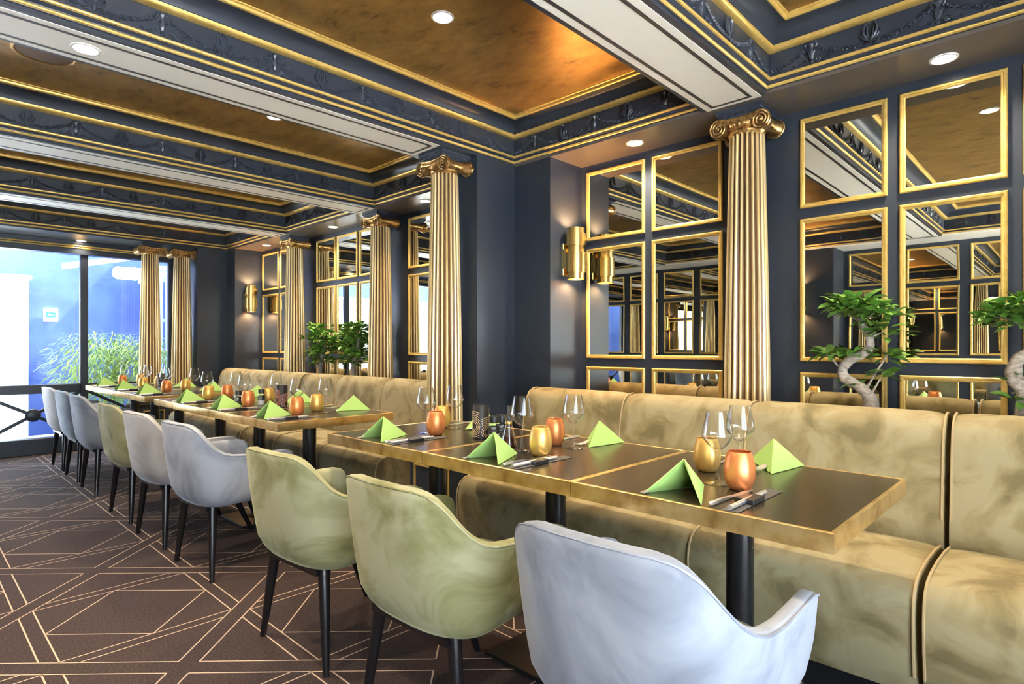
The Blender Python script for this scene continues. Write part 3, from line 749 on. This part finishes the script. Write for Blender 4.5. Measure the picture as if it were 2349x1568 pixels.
# glasses and tumblers
WG = [(0.0005, 0.0), (0.036, 0.0005), (0.0365, 0.002), (0.030, 0.0035), (0.012, 0.006), (0.0055, 0.011), (0.0042, 0.030), (0.0040, 0.060), (0.0048, 0.080), (0.0075, 0.090), (0.014, 0.096), (0.0270, 0.109), (0.0385, 0.124), (0.0425, 0.132), (0.0430, 0.137),
      (0.0415, 0.146), (0.0385, 0.163), (0.0345, 0.183), (0.0300, 0.203), (0.0296, 0.2045), (0.0288, 0.2035), (0.0332, 0.183), (0.0374, 0.163), (0.0405, 0.146), (0.0419, 0.137), (0.0414, 0.1325), (0.0374, 0.125), (0.026, 0.111), (0.013, 0.099), (0.0005, 0.095)]
WGM = MB().lathe(WG, 28).mesh('wine_glass', 'glass', True, 50)
TU = [(0.0005, 0.0), (0.022, 0.0), (0.028, 0.003), (0.0345, 0.014), (0.0392, 0.030), (0.0408, 0.046), (0.0402, 0.062), (0.0375, 0.080), (0.0335, 0.094), (0.0305, 0.102), (0.0298, 0.1032), (0.0290, 0.102), (0.0318, 0.094), (0.0358, 0.080), (0.0385, 0.062), (0.039, 0.046), (0.0375, 0.030), (0.032, 0.014), (0.0005, 0.006)]
TUM = {k: MB().lathe(TU, 32).mesh('tumbler', k, True, 50) for k in ('copper', 'goldglass')}
SET = [((1.605, 0.7370), (1.800, 0.754), ('copper', 1.5800, 0.6630), ('goldglass', 1.7417, 0.8326)),
       ((1.598, 1.482), (1.7826, 1.3847), ('goldglass', 1.5796, 1.3748), ('copper', 1.794, 1.489)),
       ((1.643, 2.108), (1.8346, 2.135), ('copper', 1.640, 2.0346), ('goldglass', 1.8126, 2.2015)),
       ((1.610, 3.262), (1.752, 3.197), ('copper', 1.566, 3.179), ('goldglass', 1.7495, 3.300)),
       ((1.600, 3.985), (1.775, 3.893), ('copper', 1.566, 3.845), ('goldglass', 1.770, 4.010)),
       ((1.605, 4.680), (1.770, 4.560), ('goldglass', 1.580, 4.580), ('copper', 1.720, 4.600)),
       ((1.600, 5.650), (1.790, 5.510), ('copper', 1.580, 5.540), ('goldglass', 1.747, 5.605)),
       ((1.620, 6.345), (1.780, 6.200), ('goldglass', 1.590, 6.255), ('goldglass', 1.760, 6.400)),
       ((1.620, 7.025), (1.790, 6.880), ('copper', 1.580, 6.940), ('goldglass', 1.750, 6.980))]
TW = {'copper': 'copper lustre', 'goldglass': 'gold lustre'}
for i, (wf, wb_, a, b) in enumerate(SET):
    for p, side in ((wf, 'chair'), (wb_, 'sofa')):
        tag(link('wine_glass', WGM, None, (p[0], p[1], ZT)), 'clear stemmed wine glass, %s side of the %s' % (side, TN[i]), 'wine glass', 'clear wine glasses')
    for (k, x, y), side in ((a, 'chair'), (b, 'sofa')):
        tag(link('tumbler', TUM[k], None, (x, y, ZT)), '%s egg-shaped tumbler, %s side of the %s' % (TW[k], side, TN[i]), 'tumbler', 'lustre tumblers')
# cutlery (modelled along +x, handle at x = 0)
def knife_mesh():
    mb = MB()
    mb.rings([[(x, -w, 0.002), (x, w, 0.002), (x, w * 0.8, 0.002 + t), (x, -w * 0.8, 0.002 + t)] for x, w, t in ((0, 0.004, 0.004), (0.004, 0.006, 0.006), (0.06, 0.0058, 0.0065), (0.10, 0.0045, 0.005), (0.112, 0.004, 0.004))], True, True)
    mb.rings([[(x, -w, 0.003), (x, w2, 0.003), (x, w2, 0.0042), (x, -w, 0.0042)] for x, w, w2 in ((0.11, 0.005, 0.004), (0.125, 0.010, 0.006), (0.19, 0.011, 0.006), (0.215, 0.008, 0.006), (0.228, 0.001, 0.006))], True, True)
    return mb
def fork_mesh():
    mb = MB()
    mb.rings([[(x, -w, z), (x, w, z), (x, w * 0.8, z + 0.0028), (x, -w * 0.8, z + 0.0028)] for x, w, z in ((0, 0.007, 0.002), (0.03, 0.0075, 0.003), (0.09, 0.004, 0.010), (0.125, 0.0035, 0.014), (0.140, 0.008, 0.013), (0.155, 0.0125, 0.009), (0.166, 0.0128, 0.006))], True, True)
    for k in range(4):
        y = -0.0105 + 0.007 * k
        mb.tube([(0.164, y, 0.0075), (0.180, y, 0.005), (0.196, y, 0.007), (0.206, y * 0.95, 0.0105)], [0.0019, 0.0018, 0.0016, 0.0008], 6)
    return mb
KN = knife_mesh().mesh('table_knife', 'steel', True, 40); FO = fork_mesh().mesh('table_fork', 'steel', True, 40)
SLV = [MB().box((0, -0.021, 0.0004), (0.285, 0.021, 0.0016)).mesh('card', 'card', False), MB().bbox((0.085, -0.024, 0.0016), (0.155, 0.024, 0.014), 0.002).mesh('black_band', 'plastic', False),
       MB().tube([(0.003, 0, 0.0085), (0.10, 0, 0.0085), (0.22, 0, 0.0075)], [0.0065, 0.0065, 0.0055], 10).mesh('steel_rod', 'steel')]
for i, y in enumerate(TY):
    d = NF[i] - 0.744 - (TY[i] - TY[0])
    tag(link('table_knife', KN, None, (1.362, y - 0.062 + d, ZT + 0.0008), (0, 0, -0.05)), 'steel knife right of the napkin, chair side of the ' + TN[i], 'knife', 'steel table knives')
    tag(link('table_fork', FO, None, (1.350, y + 0.118 + d, ZT + 0.0008), (0, 0, -0.06)), 'steel fork left of the napkin, chair side of the ' + TN[i], 'fork', 'steel table forks')
    s = empty('cutlery_sleeve', (1.345, y - 0.117 + d, ZT + 0.0008), 0.0, 'grey card cutlery sleeve with steel rod, on the ' + TN[i], 'cutlery sleeve', 'cutlery sleeves')
    for me in SLV: link(me.name.split('.')[0], me, s)
    tag(link('table_fork', FO, None, (2.022, y - 0.035, ZT + 0.0008), (0, 0, math.pi - 0.28 if i < 2 else math.pi)), 'steel fork beside the napkin, sofa side of the ' + TN[i], 'fork', 'steel table forks')
    tag(link('table_knife', KN, None, (2.024, y + 0.150, ZT + 0.0008), (0, 0, math.pi)), 'steel knife beside the napkin, sofa side of the ' + TN[i], 'knife', 'steel table knives')
# lanterns, mills, carafe
M['lantern'] = mat('black_lantern', (0.016, 0.014, 0.014), 0.4)
M['dotgold'] = mat('gold_lit_dots', (0.95, 0.70, 0.40), 0.5, 0.1)  # gold colour stands in for light showing through the punched holes
M['dotrose'] = mat('rose_dots', (0.85, 0.38, 0.28), 0.5, 0.1)
def lantern(x, y, dot, face, label):
    r = empty('tea_light_lantern', (x, y, ZT), 0, label, 'lantern', 'pierced black lanterns')
    R0, H = 0.0345, 0.143
    MB().lathe([(0.0005, 0.0), (R0 - 0.001, 0.0), (R0, 0.001), (R0, H - 0.001), (R0 - 0.0008, H), (R0 - 0.0025, H - 0.001), (R0 - 0.0025, 0.01), (0.0005, 0.008)], 36).build('can', 'lantern', r, True, 40)
    d = MB()
    for ca, cz in ((face - 0.9, 0.055), (face + 1.05, 0.03), (face + 2.6, 0.07), (face + 4.1, 0.05)):
        for k, rr in enumerate((0.016, 0.023, 0.030, 0.037, 0.045, 0.053, 0.061)):
            n = int(rr * 2 * math.pi / 0.0062)
            for j in range(n):
                a = 2 * math.pi * j / n; s = rr * math.cos(a); z = cz + rr * math.sin(a)
                if not 0.008 < z < H - 0.012 or abs(s) > 0.030: continue
                th = ca + s / R0; w = 0.0023
                c = Vector((math.cos(th) * (R0 + 0.0003), math.sin(th) * (R0 + 0.0003), z)); t = Vector((-math.sin(th), math.cos(th), 0)); o = Vector((math.cos(th), math.sin(th), 0)) * 0.0006
                pts = [c + t * w * math.cos(b) + Vector((0, 0, w * math.sin(b))) for b in (0, 1.047, 2.094, 3.1416, 4.189, 5.236)]
                d.add([p + o for p in pts] + pts, [(0, 1, 2, 3, 4, 5)] + [(q, q + 6, (q + 1) % 6 + 6, (q + 1) % 6) for q in range(6)])
    o = d.build('pierced_dots', dot, r, False); o['kind'] = 'stuff'
lantern(1.708, 1.820, 'dotgold', -2.4, 'black cylindrical lantern pierced with golden dots on the third table from the camera')
lantern(1.693, 3.640, 'dotrose', -2.2, 'black cylindrical lantern pierced with rose dots between two middle-group tables')
lantern(1.695, 6.100, 'dotrose', -2.0, 'black cylindrical lantern pierced with rose dots on a window-group table')
def mill(x, y, fill, label):
    r = empty('spice_mill', (x, y, ZT), 0, label, 'spice mill', 'glass spice mills')
    MB().lathe([(0.0215, 0.002), (0.0225, 0.004), (0.0225, 0.066), (0.019, 0.072), (0.019, 0.077)], 24).build('jar', 'glass', r)
    MB().lathe([(0.0005, 0.002), (0.0208, 0.002), (0.0208, 0.038), (0.0005, 0.039)], 20).build('spice', fill, r)
    MB().lathe([(0.0230, 0.034), (0.0231, 0.062)], 24).build('paper_label', 'plastic', r)
    MB().lathe([(0.0195, 0.076), (0.0205, 0.077), (0.0205, 0.101), (0.0190, 0.104), (0.0005, 0.1045)], 24).build('cap', 'plastic', r)
    t = MB()
    for z, w in ((0.057, 0.9), (0.052, 0.6), (0.045, 1.0), (0.039, 0.7)):
        for k in range(int(7 * w)):
            th = math.radians(225) + (k - 3.5 * w) * 0.16
            c = Vector((math.cos(th) * 0.0233, math.sin(th) * 0.0233, z)); tt = Vector((-math.sin(th), math.cos(th), 0)) * 0.0013
            t.add([c - tt, c + tt, c + tt + Vector((0, 0, 0.0026)), c - tt + Vector((0, 0, 0.0026))], [(0, 1, 2, 3)])
    t.build('label_print', 'white', r, False)
mill(1.690, 1.722, 'salt', 'clear salt mill with black cap beside the golden-dotted lantern')
mill(1.752, 1.742, 'pepper', 'dark pepper mill with black cap behind the salt mill')
mill(1.540, 3.935, 'pepper', 'dark pepper mill on the fifth table from the camera')
mill(1.690, 3.935, 'salt', 'clear salt mill on the fifth table from the camera')
mill(1.620, 5.850, 'salt', 'clear salt mill on a window-group table')
mill(1.680, 5.900, 'pepper', 'dark pepper mill on a window-group table')
r = empty('oil_carafe', (1.640, 1.590, ZT), 0, 'small conical glass vinegar carafe with stopper beside the mills', 'carafe')
MB().lathe([(0.0005, 0.001), (0.032, 0.001), (0.034, 0.004), (0.032, 0.012), (0.013, 0.085), (0.0125, 0.098), (0.026, 0.126), (0.0245, 0.126), (0.0115, 0.099), (0.0118, 0.085), (0.030, 0.013), (0.0005, 0.004)], 28).build('flask', 'glass', r)
MB().lathe([(0.0005, 0.0045), (0.0295, 0.005), (0.0285, 0.014), (0.0225, 0.038), (0.0005, 0.0385)], 24).build('vinegar', 'oil', r)
MB().lathe([(0.0128, 0.086), (0.0136, 0.088), (0.0134, 0.097), (0.0126, 0.098)], 20).build('collar', 'brass', r)
MB().lathe([(0.0005, 0.09), (0.008, 0.092), (0.009, 0.112), (0.0055, 0.122), (0.0055, 0.145), (0.0065, 0.152), (0.0045, 0.159), (0.0005, 0.160)], 16).build('stopper', 'glass', r)
# ------------------------------------------------------------------ bonsai trees on the ledge
def leaf_mesh():
    mb = MB(); L = 0.056; W = 0.0165
    v = [(0, 0, 0), (L * 0.3, W * 0.85, 0.004), (L * 0.3, 0, -0.001), (L * 0.3, -W * 0.85, 0.004), (L * 0.65, W * 0.8, 0.002), (L * 0.65, 0, -0.003), (L * 0.65, -W * 0.8, 0.002), (L, 0, -0.008)]
    mb.add(v, [(0, 2, 1), (0, 3, 2), (1, 2, 5, 4), (2, 3, 6, 5), (4, 5, 7), (5, 6, 7)]); return mb
LEAF = leaf_mesh().mesh('leaf', 'leaf', True, 60)
def bonsai(label, trunk, rads, branches, clumps, single, scale=1.0, seed=1):
    rg = random.Random(seed); b = Vector((2.93, trunk[0][1], 0.74))
    r = empty('bonsai_tree', b, 0, label, 'bonsai', 'ficus bonsai trees')
    loc = lambda p: Vector(p) - b
    ph = 0.10
    MB().lathe([(0.0005, 0), (0.062, 0), (0.072, 0.01), (0.086, ph - 0.012), (0.092, ph - 0.01), (0.092, ph), (0.082, ph), (0.080, ph - 0.015)], 28).build('pot', 'pot', r)
    MB().lathe([(0.081, ph - 0.012), (0.0005, ph - 0.004)], 24).build('soil', 'soil', r)
    pts = [loc(p) for p in trunk]
    fine = []; fr = []
    for i in range(len(pts) - 1):
        for k in range(3):
            t = k / 3; p0, p1, p2, p3 = pts[max(i - 1, 0)], pts[i], pts[i + 1], pts[min(i + 2, len(pts) - 1)]
            fine.append(0.5 * ((2 * p1) + (p2 - p0) * t + (2 * p0 - 5 * p1 + 4 * p2 - p3) * t * t + (-p0 + 3 * p1 - 3 * p2 + p3) * t ** 3)); fr.append((rads[i] + (rads[i + 1] - rads[i]) * t) * rg.uniform(0.92, 1.1))
    fine.append(pts[-1]); fr.append(rads[-1])
    tk = MB().tube(fine, fr, 10)
    for k in range(5):
        a = k * 1.3; tk.tube([fine[1] + Vector((0, 0, 0.01)), fine[0] + Vector((0.03 * math.cos(a), 0.03 * math.sin(a), 0.0)), fine[0] + Vector((0.055 * math.cos(a), 0.055 * math.sin(a), -0.03))], [rads[0] * 0.6, 0.012, 0.005], 6)
    tk.build('trunk', 'bark', r, True, 60)
    for br in branches:
        q = [loc(p) for p in br]; MB().tube(q, [0.0055] + [0.004] * (len(q) - 2) + [0.002], 6).build('branch', 'bark', r)
    big = MB(); base = leaf_mesh()
    for (c, rx, ry, rz_, n) in clumps:
        c = loc(c)
        for k in range(n):
            th = rg.uniform(0, 2 * math.pi); cz = rg.uniform(-0.7, 1); rr = rg.uniform(0.45, 1.0)
            d = Vector((math.cos(th) * math.sqrt(max(0, 1 - cz * cz)), math.sin(th) * math.sqrt(max(0, 1 - cz * cz)), cz))
            p = c + Vector((d.x * rx, d.y * ry, d.z * rz_)) * rr
            p.x = min(max(p.x, -0.10), 0.072)
            e = (rg.uniform(-0.5, 0.5), rg.uniform(-0.7, 0.35), math.atan2(d.y, d.x) + rg.uniform(-0.7, 0.7))
            s = scale * rg.uniform(0.8, 1.25)
            if single:
                o = link('leaf', LEAF, r, p, e); o.scale = (s, s, s)
            else:
                from mathutils import Euler
                mx = Matrix.Translation(p) @ Euler(e).to_matrix().to_4x4() @ Matrix.Scale(s, 4)
                big.add([mx @ Vector(v) for v in base.v], base.f)
    if not single:
        o = big.build('foliage', 'leaf', r, True, 60); o['kind'] = 'stuff'
    return r
X = 2.93
bonsai('bonsai with a bare S-curved trunk in front of the near mirrors',
       [(X, 0.652, 0.83), (X, 0.654, 0.90), (X - 0.01, 0.675, 0.940), (X, 0.715, 0.968), (X, 0.752, 0.992), (X, 0.765, 1.030), (X + 0.01, 0.737, 1.073), (X, 0.679, 1.104), (X, 0.655, 1.142), (X, 0.665, 1.19), (X, 0.690, 1.228), (X, 0.693, 1.275)],
       [0.036, 0.030, 0.025, 0.023, 0.023, 0.022, 0.020, 0.019, 0.018, 0.016, 0.014, 0.010],
       [[(X, 0.755, 1.02), (X, 0.785, 1.05), (X - 0.02, 0.812, 1.09), (X - 0.02, 0.85, 1.105)], [(X, 0.745, 1.07), (X, 0.742, 1.10)], [(X, 0.665, 0.96), (X, 0.635, 1.02), (X, 0.612, 1.06), (X, 0.592, 1.10)], [(X, 0.664, 1.15), (X, 0.64, 1.18), (X, 0.61, 1.195)],
        [(X, 0.690, 1.24), (X, 0.740, 1.275)], [(X, 0.690, 1.24), (X, 0.640, 1.28)], [(X, 0.65, 0.93), (X, 0.63, 0.97), (X, 0.615, 1.0)]],
       [((X, 0.700, 1.310), 0.085, 0.085, 0.05, 95), ((X, 0.765, 1.315), 0.07, 0.055, 0.04, 42), ((X, 0.625, 1.285), 0.08, 0.055, 0.05, 48), ((X, 0.81, 1.100), 0.05, 0.065, 0.024, 36), ((X, 0.745, 1.100), 0.04, 0.04, 0.018, 14),
        ((X, 0.608, 1.190), 0.06, 0.035, 0.035, 24), ((X, 0.600, 1.090), 0.06, 0.035, 0.035, 22), ((X, 0.640, 1.24), 0.06, 0.04, 0.03, 16), ((X, 0.720, 0.955), 0.03, 0.03, 0.02, 8), ((X, 0.62, 1.01), 0.03, 0.03, 0.02, 10)], True, 1.1, 3)
bonsai('bonsai cut off by the right edge of the picture',
       [(X, 0.150, 0.83), (X, 0.142, 0.92), (X, 0.150, 0.97), (X, 0.180, 1.02), (X, 0.165, 1.09), (X, 0.120, 1.12), (X, 0.110, 1.17), (X, 0.140, 1.22)],
       [0.036, 0.030, 0.028, 0.026, 0.022, 0.018, 0.014, 0.010],
       [[(X, 0.14, 1.21), (X, 0.19, 1.235), (X, 0.24, 1.25)], [(X, 0.15, 0.96), (X, 0.17, 0.965), (X, 0.185, 0.955)], [(X, 0.13, 1.2), (X, 0.10, 1.25)]],
       [((X, 0.150, 1.280), 0.085, 0.08, 0.05, 90), ((X, 0.225, 1.250), 0.06, 0.055, 0.04, 60), ((X, 0.165, 1.215), 0.06, 0.05, 0.03, 24), ((X, 0.075, 1.26), 0.08, 0.06, 0.05, 30), ((X, 0.17, 1.01), 0.04, 0.025, 0.02, 5), ((X, 0.17, 0.93), 0.04, 0.03, 0.02, 8)], True, 1.05, 5)
bonsai('leafy green bonsai with long side shoots behind the middle banquette, on the window side',
       [(X, 5.45, 0.82), (X, 5.452, 0.90), (X, 5.430, 0.985), (X, 5.40, 1.10), (X, 5.38, 1.25)], [0.026, 0.022, 0.019, 0.015, 0.009],
       [[(X, 5.45, 0.93), (X, 5.56, 0.97), (X, 5.66, 1.10), (X, 5.74, 1.21)], [(X, 5.44, 0.92), (X, 5.58, 0.94)], [(X, 5.40, 1.1), (X, 5.50, 1.25), (X, 5.56, 1.34)]],
       [((X, 5.40, 1.225), 0.11, 0.12, 0.10, 130), ((X, 5.36, 1.10), 0.10, 0.11, 0.07, 80), ((X, 5.55, 1.335), 0.06, 0.05, 0.03, 26), ((X, 5.47, 1.29), 0.07, 0.07, 0.04, 30), ((X, 5.52, 1.10), 0.06, 0.06, 0.06, 34), ((X, 5.60, 1.07), 0.05, 0.05, 0.05, 16), ((X, 5.75, 1.215), 0.03, 0.05, 0.02, 8), ((X, 5.57, 0.96), 0.04, 0.06, 0.03, 10), ((X, 5.40, 1.0), 0.08, 0.12, 0.05, 50), ((X, 5.30, 1.16), 0.08, 0.10, 0.10, 60)], False, 1.25, 8)
bonsai('leafy green bonsai behind the middle banquette, on the near side',
       [(X, 4.845, 0.82), (X, 4.842, 0.915), (X, 4.815, 1.016), (X, 4.77, 1.116), (X, 4.75, 1.25)], [0.030, 0.026, 0.022, 0.016, 0.010],
       [[(X, 4.82, 1.0), (X, 4.72, 1.02), (X, 4.64, 1.05)], [(X, 4.83, 0.96), (X, 4.93, 1.0), (X, 4.98, 1.03)], [(X, 4.79, 1.1), (X, 4.90, 1.21), (X, 4.97, 1.24)]],
       [((X, 4.77, 1.300), 0.10, 0.09, 0.07, 80), ((X, 4.73, 1.19), 0.10, 0.10, 0.08, 80), ((X, 4.88, 1.12), 0.09, 0.09, 0.07, 66), ((X, 4.94, 1.24), 0.07, 0.07, 0.05, 40), ((X, 4.66, 1.05), 0.07, 0.07, 0.05, 40), ((X, 4.83, 1.0), 0.06, 0.07, 0.04, 30), ((X, 4.97, 1.03), 0.04, 0.04, 0.03, 8), ((X, 4.88, 1.33), 0.05, 0.05, 0.03, 16), ((X, 4.78, 1.08), 0.08, 0.12, 0.06, 60), ((X, 4.80, 1.22), 0.08, 0.10, 0.08, 50)], False, 1.25, 9)
# ------------------------------------------------------------------ courtyard behind the glazing
tag(MB().box((-8, -16, -0.3), (9, -1.75, -0.06)).box((-6, 8.1, -0.3), (7, 14, -0.06)).build('ground', 'paving', smooth=False), 'pale paving of the courtyard, with an added unseen slab behind the rear window that bounces sunlight', None, None, 'structure')  # rear slab is added out of view to bounce sun up to the ceiling
w = MB(); w.box((0.6, 10.2, -0.1), (4.4, 10.4, 3.0)); w.box((4.2, 8.1, -0.1), (4.4, 13.0, 5.0)); w.box((-4.5, 12.6, -0.1), (4.4, 12.8, 3.4))  # tall side piece is added out of view to keep sun off the courtyard
tag(w.build('wall_courtyard', 'bluewall', smooth=False), 'blue rendered courtyard wall, with an added unseen tall side piece that shades the courtyard', None, None, 'structure')
r = empty('garden_wall', (-0.9, 9.75, -0.06), 0, 'bright white rendered wall outside the left pane', 'wall')
MB().bbox((-2.2, -0.15, 0), (2.07, 0.15, 2.05), 0.01).build('render', 'whitewall', r, False)
MB().bbox((-2.25, -0.19, 2.05), (2.10, 0.19, 2.10), 0.008).build('coping', 'whitewall', r, False)
r = empty('exit_sign_reflection', (1.477, 10.195, 1.574), 0, 'reflection of a white square sign with a green arrow panel, modelled as a plate on the blue courtyard wall', 'sign')  # reflected exit sign, put in as a solid plate on the wall
MB().bbox((-0.08, -0.012, -0.092), (0.08, 0.0, 0.092), 0.003).build('plate', 'white', r, False)
MB().box((-0.052, -0.0135, -0.030), (0.052, -0.012, 0.040)).build('green_panel', 'signgreen', r, False)
MB().box((-0.02, -0.0148, -0.002), (0.036, -0.0135, 0.012)).add([(-0.036, -0.0148, 0.005), (-0.016, -0.0148, 0.026), (-0.016, -0.0148, -0.016), (-0.036, -0.0135, 0.005), (-0.016, -0.0135, 0.026), (-0.016, -0.0135, -0.016)], [(0, 1, 2), (5, 4, 3), (0, 3, 4, 1), (1, 4, 5, 2), (2, 5, 3, 0)]).build('arrow', 'white', r, False)
r = empty('ventilation_duct', (2.135, 9.85, 2.19), 0, 'pale round ventilation duct under the courtyard canopy', 'duct')
MB().tube([(0, 0, 0), (0.04, 0, 0), (0.9, 0.0, 0)], [0.06, 0.09, 0.09], 20).build('pipe', 'duct', r)
MB().box((0.40, 0.0, -0.02), (0.44, 0.36, 0.02)).box((0.39, 0.34, -0.10), (0.45, 0.36, 0.10)).build('wall_bracket', 'duct', r, False)
MB().lathe([(0.092, 0.25), (0.097, 0.25), (0.097, 0.27), (0.092, 0.27)], 20, axis='x').build('collar', 'duct', r)
r = empty('trellis', (2.90, 9.62, 0.0), 0, 'blue-grey slatted trellis seen between the two columns at the glazing', 'trellis')
for k in range(9): MB().bbox((-0.33 + 0.078 * k, -0.01, -0.05), (-0.285 + 0.078 * k, 0.01, 2.25), 0.003).build('slat', 'fence', r, False)
for z in (0.9, 1.5, 2.1): MB().bbox((-0.36, 0.01, z), (0.40, 0.035, z + 0.05), 0.003).build('rail', 'fence', r, False)
MB().bbox((-0.38, -0.03, 2.25), (0.42, 0.03, 2.31), 0.003).build('top_rail', 'white', r, False)
r = empty('canopy_beam', (1.95, 9.3, 2.28), 0, 'white sloping beam of the courtyard canopy behind the right pane', 'beam')
MB().bbox((-0.5, -0.04, -0.035), (0.5, 0.04, 0.035), 0.004).xf(Matrix.Rotation(-0.25, 4, 'Y')).build('beam_body', 'white', r, False)
def bamboo(x, y, seed, label, n=1500):
    rg = random.Random(seed)
    r = empty('bamboo_shrub', (x, y, -0.06), 0, label, 'bamboo', 'bamboo in the courtyard')
    for k in range(9):
        a = rg.uniform(0, 6.28); d = rg.uniform(0.1, 0.42); hh = rg.uniform(0.9, 1.45)
        MB().tube([(0.1 * math.cos(a), 0.08 * math.sin(a), 0), (0.4 * d * math.cos(a), 0.3 * d * math.sin(a), hh * 0.6), (d * math.cos(a), 0.6 * d * math.sin(a), hh)], [0.007, 0.006, 0.002], 6).build('cane', 'bamboo', r)
    f = MB()
    for k in range(n):
        th = rg.uniform(0, 6.28); cz = rg.uniform(-1, 1); rr = rg.uniform(0.2, 1) ** 0.5; q = math.sqrt(1 - cz * cz)
        p = Vector((0.50 * math.cos(th) * q * rr, 0.35 * math.sin(th) * q * rr, 0.92 + 0.50 * cz * rr))
        d = Vector((math.cos(th) + rg.uniform(-0.6, 0.6), math.sin(th) + rg.uniform(-0.6, 0.6), rg.uniform(-0.7, 0.4))).normalized(); L = rg.uniform(0.10, 0.17)
        s = d.cross(Vector((0, 0, 1))).normalized() * 0.008
        f.add([p, p + d * L * 0.4 + s, p + d * L + Vector((0, 0, -0.03)), p + d * L * 0.4 - s], [(0, 1, 2, 3)])
    o = f.build('foliage', 'bamboo', r, False); o['kind'] = 'stuff'
bamboo(1.72, 9.05, 2, 'pale green bamboo shrub outside, left of the two columns at the glazing')
bamboo(2.30, 9.00, 4, 'pale green bamboo shrub outside, behind the two columns at the glazing')
bamboo(2.05, 9.40, 6, 'taller pale green bamboo shrub outside, rearmost of the three', 1800)
